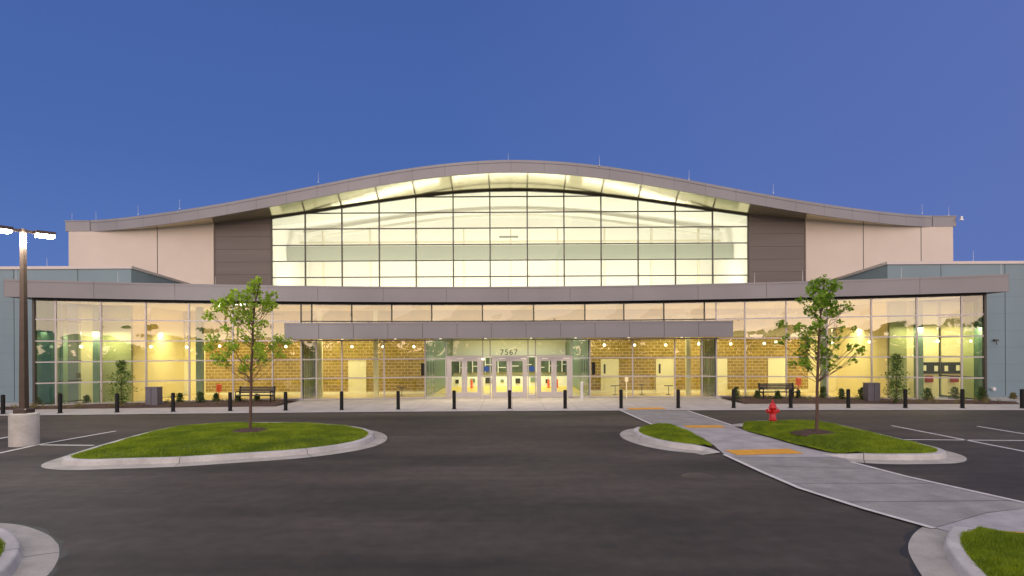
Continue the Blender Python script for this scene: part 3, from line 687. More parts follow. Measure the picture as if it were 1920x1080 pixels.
for a,b in DP:
    A, C_ = xd(a)+.105, xd(b)-.105; mid = (A+C_)/2
    for s,(x0,x1) in ((1,(A,mid-.005)),(-1,(mid+.005,C_))):
        m = MB(); st = .15
        m.box(x0,x0+st,YD-.03,YD+.03,.05,2.315); m.box(x1-st,x1,YD-.03,YD+.03,.05,2.315); m.box(x0+st,x1-st,YD-.03,YD+.03,.05,.36); m.box(x0+st,x1-st,YD-.03,YD+.03,2.17,2.315)
        d = part(m, 'door', M['alu'])
        g = MB(); g.quad((x0+st,YD,.36),(x1-st,YD,.36),(x1-st,YD,2.17),(x0+st,YD,2.17)); part(g, 'door_glass', M['hallglass'], d)
        h = MB(); xh = x1-.07 if s>0 else x0+.07; h.tube((xh,YD-.09,.95),(xh,YD-.09,1.35),.014); h.tube((xh,YD-.09,1.0),(xh,YD-.03,1.0),.01); h.tube((xh,YD-.09,1.3),(xh,YD-.03,1.3),.01)
        part(h, 'door_handle', M['post'], d)
for px in (912,997):
    m = MB(); x = xd(px); n=20
    m.add([(x+.17*math.cos(6.283*i/n),YD-.012,1.72+.17*math.sin(6.283*i/n)) for i in range(n)],[tuple(range(n))]); part(m, 'door_sticker', M['blue'])
tcu = bpy.data.curves.new('n','FONT'); tcu.body='7567'; tcu.size=.46; tcu.align_x='CENTER'; tcu.extrude=.008; tcu.space_character=1.15
to = bpy.data.objects.new('n', tcu); col.objects.link(to); bpy.context.view_layer.update()
me = bpy.data.meshes.new_from_object(to); bpy.data.objects.remove(to); me.materials.clear(); me.materials.append(M['number'])
o = bpy.data.objects.new('address_number', me); col.objects.link(o); o.location=(xd(954),YD-.03,2.53); o.rotation_euler=(R(90),0,0); o.parent=B; o.matrix_parent_inverse=Matrix.Translation((0,-36,0))
# ---- lobby interior
YI = 38.0
def xi_(px): return (px-960)/F*YI
m = MB(); m.prism([(x,glassY(x)+.1) for x in cx[1:-1]]+[(21,33.0),(21,YI+.1),(-21,YI+.1),(-21,33.0)], .0, .022); part(m,'lobby_floor',M['floor_in'])
CXL, CXR = xi_(814), xi_(1092)   # corridor opening
def wall(m, a, b, z0=0, z1=5.5, y=YI): m.box(a,b,y,y+.15,z0,z1)
for a,b in ((-22.5,xi_(385)),(xi_(1515),22.5)): m = MB(); wall(m,a,b,0,3.599); part(m,'lobby_wall',M['yellow_wall'])
for a,b in ((xi_(385),CXL),(CXR,xi_(1515))): m = MB(); wall(m,a,b,.0,3.6); part(m,'lobby_wall',M['cmu'], label='gold concrete block wall behind the lobby glass')
m = MB(); wall(m,-22.5,22.5,3.6,5.5); part(m,'lobby_wall',M['upper'])
for a,b in ((xi_(385),CXL),(CXR,xi_(1515))): part(MB().box(a,b,YI-.02,YI,.022,.16),'skirting',M['pale_door'])
m = MB(); m.prism([(x,glassY(x)+.2) for x in cx[1:-1]]+[(22,33.0),(22,YI),(-22,YI),(-22,33.0)], 5.40, 5.44); part(m,'lobby_ceiling',M['ceil'])
for px,w_,win in ((670,30,0),(1143,30,1),(1246,30,1),(1457,32,0),(1352,18,0),(340,22,0),(1580,24,0),(1690,22,0)):
    x = xi_(px); ww = w_/F*YI/2; m = MB(); m.box(x-ww,x+ww,YI-.05,YI-.003,.022,2.12); m.box(x-ww-.06,x-ww,YI-.07,YI-.003,.022,2.18); m.box(x+ww,x+ww+.06,YI-.07,YI-.003,.022,2.18); m.box(x-ww,x+ww,YI-.07,YI-.003,2.122,2.18)
    m.box(x-ww+.1,x+ww-.1,YI-.075,YI-.052,1.0,1.05)
    d = part(m,'interior_door',M['pale_door'])
    if win: m = MB(); m.box(x-ww+.12,x-ww+.24,YI-.06,YI-.051,1.25,1.85); part(m,'door_window',M['poster'],d)
for s in (-1,1):
    x0,x1 = (-24.3,-21.35) if s<0 else (21.1,23.9)
    m = MB(); m.box(x0,x1,32.86,32.98,.022,5.39); part(m,'lobby_wall',M['yellow_wall'])
    xi = -21.3 if s<0 else 21.05
    m = MB(); m.box(min(xi,xi-s*.08),max(xi,xi-s*.08),32.86,YI-.08,.022,5.39); part(m,'lobby_wall',M['yellow_wall'])
# corridor to the rink
m = MB(); m.box(CXL-.1,CXL,YI+.15,50,0,4.6); m.box(CXR,CXR+.1,YI+.15,50,0,4.6); part(m,'corridor_wall',mat('corridor green', (.09,.14,.09), .35))
m = MB(); m.box(CXL,CXR,YI+.1,50,.0,.024); part(m,'corridor_floor',mat('yellow rubber floor', (.62,.44,.06), .4))
for k in range(7):
    x = CXL+.7+k*1.15; m = MB(); m.box(x,x+.25+.1*(k%3),44.9,44.98,.25+.08*(k%2),.55+.07*(k%3)); part(m,'board_panel',M['green_in'] if k%2 else M['poster'])
m = MB(); m.box(CXL,CXR,YI,50,3.9,4.0); m.box(CXL,CXR,50,50.1,0,4.6); part(m,'rink_backdrop',M['white_in'])
m = MB(); m.box(CXL,CXR,45,45.1,.024,.78); part(m,'rink_board',M['white_in'])
m = MB(); m.box(CXL,CXR,45.02,45.08,.78,.84); m.box(CXL,CXR,49.5,49.6,.9,2.25); part(m,'rink_seating',M['seat_green'])
m = MB()
for k in range(9): x = CXL+.6+k*(CXR-CXL-1)/8; m.box(x,x+.08,49.3,49.45,.9,2.3); m.box(x,x+.7,49.2,49.25,1.3+.12*(k%3),1.36+.12*(k%3))
m.box(CXL,CXR,44.9,44.95,2.25,2.33)
part(m,'rink_frame',M['white_in'])
m = MB()
for k in range(6): x = CXL+.9+k*1.6; m.box(x,x+.45,44,44.1,2.05,2.2)
part(m,'rink_light',M['globe'])
for px,z in ((884,.55),(1028,.5),(1044,.52)):
    x = (px-960)/F*43; m = MB(); m.lathe([(.0,0),(.13,0),(.13,.05),(.09,.06),(.07,.55),(.04,.62),(0,.63)],12,(x,43,.03)); m.build('warning_cone', M['orange'], label={884:'orange marker seen through the left doors',1028:'orange marker seen through the right doors, left one',1044:'orange marker seen through the rightmost door'}[px], cat='marker')
area('corridor_lamp', (0,44,3.85), (0,0,0), 8, 6, 700, (.97,1,.84))
# vestibule partitions (green tinted)
for X0,y0,y1 in ((gx(565)+.05,33.3,35.8),(xd(797)-.0,34.25,YI),(xd(1105),34.25,YI),(gx(1343)-.05,33.3,35.8)):
    m = MB(); m.box(X0-.03,X0+.03,y0,y1,.03,3.4); pr = part(m,'vestibule_glass',M['greenglass'])
    m = MB(); 
    for yy in np.linspace(y0+.02,y1-.06,4): m.box(X0-.045,X0+.045,yy,yy+.05,.03,3.4)
    for z in (.06,1.22,2.3,3.36): m.box(X0-.04,X0+.04,y0+.07,y1-.07,z,z+.05)
    part(m,'partition_frame',M['alu'],pr)
m = MB()
for px,Yc in ((117,31.6),(183,32.2),(375,34.2),(1545,34.4),(1722,32.2),(1812,31.4)):
    x = (px-960)/F*Yc; part(MB().box(x-.16,x+.16,Yc-.16,Yc+.16,.022,5.4),'column',M['green_in'])
m = MB()
for a,b,y in ((190,246,32.7),(1668,1700,32.7)):
    m.box((a-960)/F*y,(b-960)/F*y,y,y+.06,.022,5.38)
part(m,'lobby_partition',mat('olive panel', (.36,.38,.17), .5))
m = MB()
for px in (600,705,1290): 
    x = (px-960)/F*35.6; part(MB().box(x-.13,x+.13,35.5,35.75,.022,5.3),'pale_column',M['pale_door'])
# overhead ceiling trusses at right
m = MB()
for y in (35.2,36.4): m.box(10,21,y,y+.12,4.7,4.85)
for k in range(7): m.box(10.5+1.6*k,10.6+1.6*k,35.0,37.8,4.86,5.0)
part(m,'ceiling_beam',M['ceil'])
for k in range(6):
    xk = -19+7.6*k; area('lobby_lamp', (xk, 35.4 if abs(xk)>15 else 36.2, 3.95), (R(10),0,0), 5.5, .25, 235 if abs(xk)>15 else 180, (1,.85,.50))
    area('lobby_wash', (xk, 35.2, 3.9), (R(-50) if False else R(48),0,0), 4.5, .12, 16, (1,.84,.45))
for s in (-1,1): area('end_lamp', (s*22.6, 31.9, 3.9), (R(8),0,0), 2.2, .3, 125, (1,.86,.52))
# pendant globes
gl = [(152,650,31.8),(283,650,33.5),(350,651,36.5),(412,649,36.8),(536,650,36.5),(598,650,37),(660,650,37),(718,650,37),(776,650,37),(1133,647,37),(1190,647,37),(1248,647,37),(1310,645,37),(1370,645,36.8),(1433,644,36.6),(1455,641,35),(1560,643,35.5),(1630,641,33),(1758,640,31.8)]
src = None
for i,(px,py,Y) in enumerate(gl):
    p = P(px,py,Y)
    nm = ['first','second','third','fourth','fifth','sixth','seventh','eighth','ninth','tenth','eleventh','twelfth','thirteenth','fourteenth','fifteenth','sixteenth','seventeenth','eighteenth','nineteenth'][i]
    if src is None:
        src = empty('pendant_light'); m = MB(); pr=[(.085*math.sin(math.pi*k/8),-.085*math.cos(math.pi*k/8)) for k in range(9)]; m.lathe(pr,14); m.build('globe',M['globe'],src)
        m = MB(); m.tube((0,0,.1),(0,0,2.2),.012,n=6); m.build('stem',M['alu'],src); o = src
    else: o = copy_tree(src)
    o.location = p; tag(o, 'lit globe pendant lamp in the lobby, %s from the left'%nm, 'pendant lamp', 'globe lamps hanging in the lobby')
# interior / facade extras
def thing(m, name, mt, label, cat, group=None): return m.build(name, mt, label=label, cat=cat, group=group)
Y_ = 32.78; p = P(1745,690,Y_)
t = empty('notice_board', (p.x,p.y,p.z), label='dark notice board with pale sheets on the yellow lobby wall', cat='notice board')
MB().box(-.62,.55,0,.05,-.32,.32).build('board',M['poster'],t)
m = MB(); m.box(-.45,-.25,-.01,-.002,-.15,.15); m.box(.2,.4,-.01,-.002,-.18,.12); m.build('sheet',M['pale_door'],t)
p = P(1741,711,Y_); thing(MB().box(p.x-.2,p.x+.2,Y_-.1,Y_,p.z-.17,p.z+.2),'wall_box',M['dullred'],'red box under the dark notice board in the lobby','box')
p = P(146,704,32.8)
thing(MB().box(p.x-.12,p.x+.12,32.80,32.85,p.z-.14,p.z+.14),'wall_sign',M['poster'],'small dark sign on the yellow wall at the far left of the lobby','sign')
for px,lab in ((793,'left'),(1112,'right')):
    x = (px-960)/F*33.9; z0=CH+(655-703)/F*33.9; z1=CH+(655-680)/F*33.9
    m = MB(); m.cbox(x-.09,x+.09,33.66,33.88,z0,z1,.02); m.box(x-.03,x+.03,33.88,34.1,z0+.3,z0+.4)
    thing(m,'wall_fitting',M['black'],'black box wall fitting on the %s side of the entrance doors'%lab,'wall fitting')  # plain black box fixed to the mullion, no lamp inside
def stand(px, pyb, pyt, w, name, mt, lab, cat, Y=None):
    p = G(px,pyb,.02); Y = Y or p.y; x=(px-960)/F*Y; z1 = P(px,pyt,Y).z
    m = MB(); m.lathe([(0,.06),(.16,.05),(.17,.02)],14,(x,Y,0)); m.tube((x,Y,.03),(x,Y,z1),.02,n=8)
    if w: m.box(x-w,x+w,Y-.04,Y+.04,z1,z1+.05)
    return thing(m,name,mt,lab,cat)
stand(753,744,727,.28,'stanchion',M['darkalu'],'dark T shaped stand behind the glass left of the doors','stand',36)
stand(1153,744,724,.28,'stanchion',M['darkalu'],'dark T shaped stand before the left pale interior door','stand',36)
stand(1203,744,722,.14,'stanchion',M['darkalu'],'small dark stand between the two pale interior doors','stand',36)
stand(1253,744,724,.26,'stanchion',M['darkalu'],'dark T shaped stand before the right pale interior door','stand',36)
p = G(1091,750,.02); zt = P(1091,716,p.y).z
thing(MB().cbox(p.x-.07,p.x+.07,p.y-.07,p.y+.07,.016,zt,.015),'door_button_post',M['post'],'pale grey push button post outside the entrance doors','post')
p = G(1175,746,.02)
t = empty('sign_post',(p.x,p.y,0),label='thin pale post with a small sign head right of the doors',cat='sign post')
MB().tube((0,0,.016),(0,0,.95),.03,n=8).build('post',M['pale_door'],t); MB().cbox(-.10,.10,-.03,.03,.951,1.22,.02).build('sign_panel',M['pale_door'],t)
for px,py,lab in ((410,728,'left'),(1497,716,'right')):
    Y=35.2; x=(px-960)/F*Y; z=P(px,py,Y).z
    thing(MB().cbox(x-.13,x+.13,Y-.12,Y+.12,z-.2,z+.25,.04).tube((x,Y,.03),(x,Y,z-.2),.03,n=8),'fire_extinguisher_stand',M['orange'],'red fire extinguisher stand behind the %s bench'%lab,'fire extinguisher')
p = P(1862,729,32.9); m = MB(); m.tube((p.x,32.99,p.z),(p.x,32.8,p.z),.11,.10,14); thing(m,'wall_vent',M['post'],'round pale vent low on the teal wall at the right','vent')
p = P(1868,638,32.9); m = MB(); m.box(p.x-.1,p.x+.12,32.85,32.99,p.z-.05,p.z+.05); m.tube((p.x,32.9,p.z),(p.x-.12,32.7,p.z-.25),.02,n=6); thing(m,'wall_bracket',M['darkalu'],'small dark bracket high on the right teal wall','bracket')

# lightning rods
rods = [(135,413,YH,'on the left end of the hall parapet'),(180,411,YH,'where the roof curve begins at the left'),(259,400,43,'first up the left roof slope'),(337,389,42.6,'second up the left roof slope'),
 (597,339,41,'midway up the left roof slope'),(953,303,39.8,'at the roof crest'),(1124,308,39.9,'right of the roof crest'),(1292,334,41,'on the upper right roof slope'),(1450,360,42,'midway down the right roof slope'),(1729,398,44,'low on the right roof slope'),(1779,402,44,'on the right end of the hall parapet'),
 (88,502,33.3,'on the left teal wing'),(30,526,30,'on the left end of the lobby fascia'),(221,529,31.5,'on the lobby fascia near the left wing corner'),(404,537,33,'on the lobby fascia below the left dark panel'),
 (1415,531,33,'on the lobby fascia below the window end'),(1505,526,33,'on the lobby fascia below the right dark panel'),(1690,521,32,'on the lobby fascia before the right wing'),(1825,489,33.3,'on the right teal wing'),(1877,513,30,'on the right end of the lobby fascia')]
for (px,py,Y,lab) in rods:
    p = P(px,py,Y); m = MB(); m.tube((0,0,-.12),(0,0,.58),.011,.006,6); m.lathe([(.05,-.12),(.05,-.08),(.02,-.05)],8)
    o = m.build('lightning_rod', M['post'], label='thin lightning rod '+lab, cat='lightning rod', group='lightning rods along the roof edges'); o.location = p

# ------------------------------------------------------------------ street furniture
bp_ = empty('bollard'); m = MB(); m.lathe([(.085,0),(.085,.84),(.075,.87),(.04,.885),(0,.888)],18); m.build('post',M['black'],bp_)
m = MB(); m.lathe([(.12,0),(.12,.015),(.09,.022)],18); m.build('base_ring',M['black'],bp_)
where = ['at the left picture edge beside the lamp base','right of the lamp pole','before the tall left shrub','right of the left litter bin','left of the left bench','under the right side of the left tree crown','before the left end of the canopy','before the pale interior door left of the entrance','before the left pair of entrance doors','before the middle pair of entrance doors','before the right pair of entrance doors','left of the tactile pad at the walkway','right of the tactile pad at the walkway','left of the red hydrant','right of the red hydrant','right of the right tree trunk','left of the right tall shrub','left of the lobby glass right end','at the right picture edge before the teal wall']
for i,px in enumerate([5,112,219,324,431,535,640,746,851,955,1059,1164,1271,1375,1482,1590,1697,1804,1916]):
    x=0
    for _ in range(15): x = (px-960)/F*bollY(x)
    o = bp_ if i==0 else copy_tree(bp_); o.location=(x,bollY(x),.016)
    tag(o,'black round bollard on the sidewalk edge, '+where[i],'bollard','bollards along the sidewalk edge')
# litter bins
def bin_(px, pyb, lab):
    p = G(px,pyb,.05); t = empty('litter_bin',(p.x,p.y+.3,.016),label=lab,cat='litter bin',group='litter bins before the lobby glass')
    MB().cbox(-.31,.31,-.24,.24,.03,.97,.015).build('body',M['bin'],t); MB().cbox(-.325,.325,-.255,.255,.972,1.01,.012).build('lid',M['bin'],t)
    MB().box(-.012,.012,-.246,-.2405,.08,.94).build('door_seam',M['joint'],t); MB().box(-.29,.29,-.22,.22,.0,.03).build('plinth',M['black'],t)
bin_(282,762,'square grey litter bin between the tall left shrub and left bench'); bin_(1641,754,'square grey litter bin between the right tree and right tall shrub')
# benches
def bench(px, pyb, lab):
    p = G(px,pyb,.05); t = empty('park_bench',(p.x,p.y+.25,.02),label=lab,cat='bench',group='benches before the lobby glass')
    m = MB()
    for k in range(5): y=-.22+.10*k; m.box(-.98,.98,y,y+.085,.43,.465)
    m.build('seat',M['bench'],t)
    m = MB()
    for k in range(4): z=.56+.085*k; m.box(-.98,.98,.27+.02*k,.30+.02*k,z,z+.07)
    m.build('backrest',M['bench'],t)
    for s in (-1,1):
        m = MB(); x=s*.92
        m.bar3((x,-.2,0),(x,-.2,.43),.06,.05); m.bar3((x,.3,0),(x,.27,.43),.06,.05); m.bar3((x,.27,.43),(x,.36,.92),.06,.05); m.bar3((x,-.24,.415),(x,.3,.415),.05,.04); m.build('leg',M['black'],t)
        m = MB(); m.bar3((x,-.24,.66),(x,.30,.66),.06,.03); m.bar3((x,-.22,.43),(x,-.22,.65),.04,.04); m.build('armrest',M['black'],t)
bench(474,757,'dark slatted bench behind the left tree trunk'); bench(1464,750,'dark slatted bench behind the red hydrant')
# hydrant
p = G(1449,792,.17)
h = empty('fire_hydrant',(p.x,p.y,.16),label='red fire hydrant on the right lawn island',cat='fire hydrant')
MB().lathe([(0,0),(.17,0),(.17,.04),(.115,.045),(.115,.10),(.15,.10),(.15,.13),(.115,.135),(.11,.50),(.14,.51),(.14,.56),(.125,.57),(.115,.63),(.085,.69),(.04,.73),(0,.735)],22).build('body',M['red'],h)
m = MB(); m.lathe([(.0,.73),(.045,.735),(.045,.77),(.025,.775),(.025,.83),(0,.835)],8); m.build('bonnet_nut',M['red'],h)
for s in (-1,1): m = MB(); m.tube((s*.09,0,.42),(s*.17,0,.42),.065,.06,14); m.tube((s*.17,0,.42),(s*.21,0,.42),.08,.08,14); m.tube((s*.21,0,.42),(s*.245,0,.42),.025,.025,5); m.build('side_outlet',M['red'],h)
m = MB(); m.tube((0,-.09,.40),(0,-.15,.40),.065,.06,16); m.tube((0,-.15,.40),(0,-.18,.40),.08,.075,16); m.tube((0,-.18,.40),(0,-.21,.40),.03,.03,5); m.build('front_outlet',M['red'],h)
# lamp post
Yl = 17.95; xl = (44.5-960)/F*Yl
lp = empty('street_lamp',(xl,Yl,0),label='bronze parking lot lamp with two lit heads on a concrete base',cat='street lamp')
MB().lathe([(.375,0),(.375,.955),(.365,.975),(.345,.985),(0,.985)],40).build('concrete_base',M['base'],lp)
m = MB(); m.cbox(-.20,.20,-.20,.20,.985,1.13,.03); m.build('base_cover',M['bronze'],lp)
m = MB(); a=.088; b=.055; zt=6.62
m.add([(s1*w,s2*w,z) for w,z in ((a,1.13),(b,zt)) for s1,s2 in ((-1,-1),(1,-1),(1,1),(-1,1))],[(0,1,5,4),(1,2,6,5),(2,3,7,6),(3,0,4,7),(4,5,6,7)]); m.build('pole',M['bronze'],lp)
for s,(dx,dy) in ((0,(-.30,-.45)),(1,(.36,.45))):
    d = Vector((dx,dy,0)); u = d.normalized(); n = Vector((-u.y,u.x,0)); zz = 6.55
    m = MB(); m.bar3(Vector((0,0,zz)),u*.30+Vector((0,0,zz)),.06,.08); arm = m.build('arm',M['bronze'],lp)
    m = MB(); c0 = u*.28; c1 = u*.78
    q = [c0-n*.18,c1-n*.18,c1+n*.18,c0+n*.18]; m.prism([(v.x,v.y) for v in q], zz-.04, zz+.06); hd = m.build('lamp_head',M['bronze'],lp)
    m = MB(); q = [u*.32-n*.15,u*.75-n*.15,u*.75+n*.15,u*.32+n*.15]; m.prism([(v.x,v.y) for v in q], zz-.12, zz-.042); m.build('lamp_lens',M['lamp'],hd)
    l = bpy.data.lights.new('street_lamp_light','POINT'); l.energy=260; l.color=(1,.95,.78); l.shadow_soft_size=.12
    o = bpy.data.objects.new('street_lamp_light', l); col.objects.link(o); o.location = Vector((xl,Yl,zz-.22))+u*.5

# ------------------------------------------------------------------ vegetation
def leafmesh(name, centers, sizes, m, parent, shape='maple'):
    C_ = np.array(centers); n = len(C_); S = np.array(sizes)
    if shape == 'maple': base = np.array([(0,-.5),(.42,-.28),(.55,.12),(.2,.14),(0,.62),(-.2,.14),(-.55,.12),(-.42,-.28)])
    else: base = np.array([(0,-.5),(.22,0),(0,.6),(-.22,0)])
    k = len(base)
    a = rng.normal(size=(n,3)); a[:,2] *= .7; a /= np.linalg.norm(a,axis=1)[:,None]
    b = rng.normal(size=(n,3)); b -= (a*b).sum(1)[:,None]*a; b /= np.linalg.norm(b,axis=1)[:,None]
    V = C_[:,None,:]+(a[:,None,:]*base[None,:,0:1]+b[:,None,:]*base[None,:,1:2])*S[:,None,None]
    V = V+ (np.cross(a,b)[:,None,:]*(base[:,0:1]**2)[None])*S[:,None,None]*.35
    me = bpy.data.meshes.new(name); me.vertices.add(n*k); me.vertices.foreach_set('co', V.reshape(-1)); me.loops.add(n*k); me.loops.foreach_set('vertex_index', np.arange(n*k))
    me.polygons.add(n); me.polygons.foreach_set('loop_start', np.arange(0,n*k,k)); me.update(calc_edges=True); me.materials.append(m)
    o = bpy.data.objects.new(name, me); col.objects.link(o); o.parent = parent; return o
def tree(root, trunk_px, clusters, leafm, label, seed, Y, lean=(0,0), nl=75, lsz=.085):
    random.seed(seed); r_ = np.random.default_rng(seed)
    t = empty('young_tree', root, label=label, cat='tree', group='young maple trees on the lawn islands')
    tp = [P(x,y,Y)-Vector(root) for x,y in trunk_px]; tp[0].z = -.05
    m = MB(); n = len(tp)
    for i in range(n-1):
        r0 = .042*(1-i/n)**.8+.008; r1 = .042*(1-(i+1)/n)**.8+.008
        m.tube(tp[i],tp[i+1],r0,r1,9,False)
    m.build('trunk',M['bark'],t)
    bm_ = MB(); cs = []; 
    for (x,y,rad,dens) in clusters:
        c = P(x,y,Y)-Vector(root); rr = rad*1.35/F*Y
        dx = c.x-tp[-1].x; c.y += random.uniform(-1,1)*min(.9,.25+abs(dx)*.9)
        # branch from trunk point below cluster
        zt_ = c.z-(.35+abs(c.x-tp[0].x)*.55); zt_ = max(zt_, tp[0].z+1.55)
        k = 0
        while k < n-2 and tp[k+1].z < zt_: k += 1
        f_ = min(1,max(0,(zt_-tp[k].z)/max(.01,tp[k+1].z-tp[k].z))); st = tp[k].lerp(tp[k+1], f_)
        mid = st.lerp(c,.5)+Vector((random.uniform(-.06,.06),random.uniform(-.06,.06),-.06))
        bm_.tube(st,mid,.010,.007,6,False); bm_.tube(mid,c,.007,.003,6,False)
        for q in range(5):
            e = c+Vector(r_.normal(0,rr*.6,3)); bm_.tube(mid.lerp(c,random.uniform(.3,1)),e,.005,.002,4,False)
        N = max(8, int(nl*dens*(rr/.25)**2)); pts = r_.normal(0,1,(N,3)); pts /= (np.linalg.norm(pts,axis=1)[:,None]+.01); pts *= (r_.random(N)**.5)[:,None]*rr*np.array([1,1.1,.85])
        cs.append(pts+np.array(c))
    bm_.build('branch',M['bark'],t)
    C_ = np.concatenate(cs); leafmesh('crown', C_, lsz*(.6+.8*r_.random(len(C_))), leafm, t)
    return t
# clusters (px, py, radius px, density)
CL_ = [(488,524,6,1.2),(480,536,9,1.3),(472,547,13,1.3),(455,556,13,1.1),(466,562,10,1.0),(499,552,10,1),(503,568,11,1.1),(490,566,9,.9),(440,565,13,1.2),(425,573,14,1.3),(417,583,11,1),(410,594,10,1.1),(425,598,11,1),(444,584,11,1),(456,577,11,1),
 (508,572,8,1),(492,580,9,.8),(478,574,8,.8),(500,606,8,.8),(489,611,8,.6),(451,603,11,1),(442,618,8,.9),(462,592,9,.6),(478,596,8,.5),(481,628,9,.9),(462,637,10,1),(470,648,10,.9),(488,650,10,.9),(408,635,11,1),(418,646,10,.9),(398,652,9,1.1),(400,664,8,.9),(430,652,9,.7),(432,668,10,.9),(444,650,8,.6),
 (522,634,9,1.1),(512,642,9,1),(530,640,7,1),(504,650,8,.8),(496,662,9,.9),(513,662,8,.7),(524,668,7,.8),(505,672,7,.6),(452,672,9,.7),(470,668,9,.9),(440,682,9,.7),(420,678,8,.6),(458,688,9,.8),(468,694,7,.6),(486,672,8,.6),(448,698,6,.4),(436,692,6,.4),(498,680,6,.5),(474,614,7,.5),(462,625,8,.6)]
tree(T1, [(469,808),(470,760),(471,720),(471,690),(473,660),(474,630),(475,600),(478,570),(484,545),(489,520)], CL_, M['leaf_l'], 'young maple with sparse bright green leaves on the left lawn island', 3, T1.y, nl=66, lsz=.085)
CR_ = [(1546,524,9,1.4),(1537,532,12,1.5),(1552,536,12,1.5),(1529,545,12,1.3),(1546,550,13,1.3),(1560,553,11,1.1),(1519,558,10,1.2),(1511,562,9,1),(1532,566,12,1.1),(1552,570,11,1),(1568,570,13,1.3),(1578,576,10,1.2),(1570,584,10,1.1),(1522,580,10,1),(1537,585,11,.9),(1516,572,9,.9),(1556,588,9,.7),
 (1489,606,8,1.2),(1494,613,8,1),(1483,618,7,.9),(1509,612,7,.8),(1532,604,10,.9),(1546,604,8,.7),(1527,620,10,1),(1541,622,9,.8),(1565,606,7,.6),(1570,620,7,.7),(1586,618,6,.9),(1502,630,9,.9),(1490,632,7,.9),(1483,641,7,.8),(1513,640,9,.8),(1534,640,10,.9),(1553,638,8,.6),(1567,635,7,.6),
 (1520,652,9,.8),(1545,658,10,1.1),(1560,650,7,.6),(1505,650,7,.6),(1510,664,9,.8),(1498,678,9,1),(1506,684,8,.9),(1520,682,10,.9),(1530,692,8,.8),(1546,672,10,.9),(1560,672,8,.7),(1574,664,8,.9),(1587,660,7,.8),(1598,656,7,.9),(1608,652,7,1),(1615,648,5,.9),(1575,676,7,.6),(1590,672,6,.6),(1552,686,8,.7),(1538,652,9,.7),(1526,668,8,.7),(1565,686,6,.5)]
tree(T2, [(1531,811),(1532,770),(1532,730),(1533,700),(1534,670),(1535,640),(1537,610),(1540,580),(1543,550),(1546,526)], CR_, M['leaf_r'], 'young maple with dense darker green leaves on the right lawn island', 5, T2.y, nl=62)
for T,lab in ((T1,'left'),(T2,'right')):
    m = MB(); n=26; V=[(T.x,T.y,T.z+.05)]
    rr_=[]
    for k,(r,z) in enumerate(((.30,.03),(.52,.0),(.70,-.07))):
        for i in range(n): q=6.283*i/n; r2=r*random.uniform(.93,1.07); V.append((T.x+r2*math.cos(q),T.y+r2*math.sin(q),T.z+z+random.uniform(-.012,.012)))
    fs=[(0,1+i,1+(i+1)%n) for i in range(n)]+[(1+k*n+i,1+(k+1)*n+i,1+(k+1)*n+(i+1)%n,1+k*n+(i+1)%n) for k in range(2) for i in range(n)]
    m.add(V,fs,True); m.build('mulch_ring', M['mulch'], kind='structure', label='brown mulch ring under the %s tree'%lab)
def shrub(px, pyb, wpx, hpx, lab, kind='low', m='leaf_d'):
    p = G(px,pyb,.10); s = p.y/F; w = wpx*s/2*1.12; h = hpx*s*1.1
    t = empty('shrub',(p.x,p.y,.09),label=lab,cat='shrub')
    r_ = np.random.default_rng(int(px)); st = MB()
    if kind == 'tall':
        N=1250; z=r_.random(N)**.9; 
        prof = np.where(z<.12, z/.12*.8+.15, 1.0)*(1-.5*np.clip((z-.45)/.55,0,1)**1.3)
        lump = 1+.32*np.sin(z*19+px)+.32*r_.normal(size=N); ang=r_.random(N)*6.283; prof=prof*(1-.35*np.clip((z-.6)/.4,0,1)); rad=w*prof*np.sqrt(r_.random(N))*lump
        C_=np.stack([rad*np.cos(ang),rad*np.sin(ang),z*h],1)
        st.tube((0,0,0),(0,0,h*.85),.035,.008,7)
        for k in range(14): q=random.random()*6.283; z0=h*random.uniform(.1,.75); st.tube((0,0,z0),(w*.7*math.cos(q),w*.7*math.sin(q),z0+.3),.010,.003,5)
        sz=.115
    else:
        N=420; z=r_.random(N); ang=r_.random(N)*6.283; rad=w*np.sqrt(r_.random(N))*(1-.45*z)*(1+.25*r_.normal(size=N)); C_=np.stack([rad*np.cos(ang),rad*np.sin(ang),.03+z*h*(1-.25*(rad/w)**2)],1); sz=.095
        for k in range(7): q=k*.9; st.tube((0,0,0),(w*.6*math.cos(q),w*.6*math.sin(q),h*.75),.008,.003,5)
    st.build('stem',M['bark'],t); leafmesh('foliage',C_,sz*(.6+.8*r_.random(N)),M[m],t,'leaf')
    return t
nth = ['first','second','third','fourth','fifth','sixth','seventh','eighth','ninth','tenth','eleventh','twelfth']
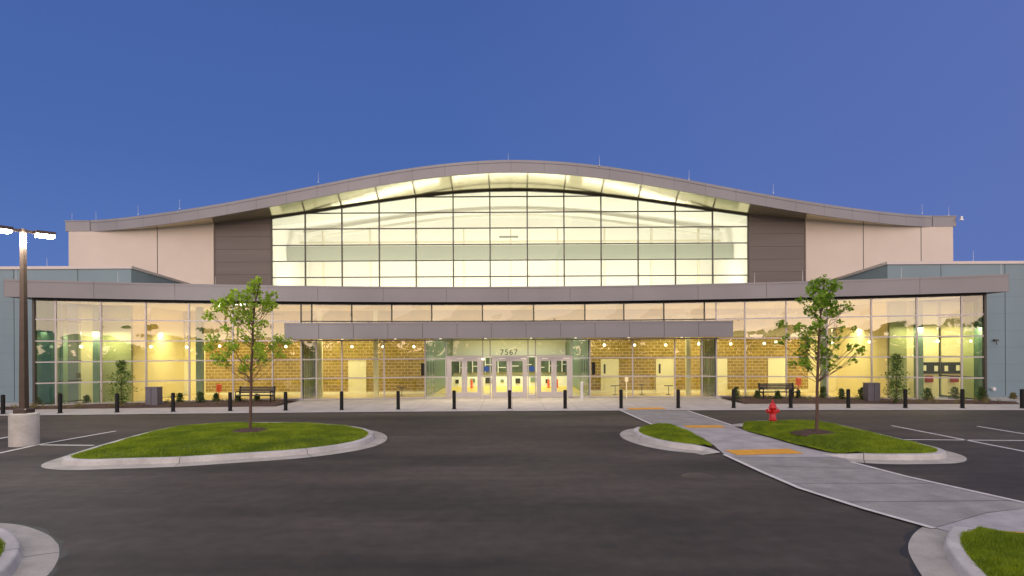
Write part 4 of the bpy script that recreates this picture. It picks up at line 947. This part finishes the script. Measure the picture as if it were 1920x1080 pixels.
Lsh = [(70,761,15,14),(110,758,17,20),(163,757,13,14),(337,754,13,15),(375,755,16,18),(405,753,12,14),(447,752,10,10),(482,752,12,12)]
for i,(a,b,c_,d) in enumerate(Lsh): shrub(a,b,c_,d,'low dark shrub in the left mulch bed, %s from the left'%nth[i])
Rsh = [(1380,748,14,20),(1420,748,11,14),(1458,748,12,14),(1497,747,9,14),(1543,747,15,20),(1578,748,12,17),(1616,749,15,20),(1740,750,18,20),(1790,750,18,22),(1842,752,16,24)]
for i,(a,b,c_,d) in enumerate(Rsh): shrub(a,b,c_,d,'low dark shrub in the right mulch bed, %s from the left'%nth[i])
shrub(1900,748,10,10,'small brownish shrub at the foot of the teal wall, far right','low','grassd')
shrub(228,757,32,74,'tall loose shrub before the left lobby glass','tall','leaf_s'); shrub(1681,754,30,82,'tall loose shrub before the right lobby glass','tall','leaf_s')
# ornamental grass tufts (uncountable ground cover)
T=[]
for x0,x1 in ((-24.6,-12.4),(12.2,24.4)):
    for k in range(60):
        x=random.uniform(x0,x1); y=glassY(x)-random.uniform(.4,2.0); s=.10; T.append([(x-s,y-s,.12),(x+s,y-s,.12),(x,y+s,.12)])
blades('bed_grass', T, 2600, .26, .008, M['grassd'], kind='stuff', label='dry ornamental grass tufts in the mulch beds', cat='grass')

# far tree line across the car park, seen only in the glass
TC=[]; SZ=[]
r_ = np.random.default_rng(4); x=-190
while x < 190:
    w = r_.uniform(6,13); h = r_.uniform(6.5,11.5); n=int(150*w/9); z=r_.random(n)**.8
    rad = w/2*np.sqrt(np.clip(1-(z-.35)**2*1.9,0.05,1))*np.sqrt(r_.random(n)); a=r_.random(n)*6.283
    TC.append(np.stack([x+rad*np.cos(a), -150+rad*np.sin(a)*.8, z*h],1)); SZ.append(r_.uniform(1.2,2.6,n)); x += w*r_.uniform(.55,.95)
TC=np.concatenate(TC); SZ=np.concatenate(SZ)
fw = leafmesh('distant_wood', TC, SZ, M['wood'], None); tag(fw,'dark tree line far across the car park behind the viewer','wood',None,'stuff')
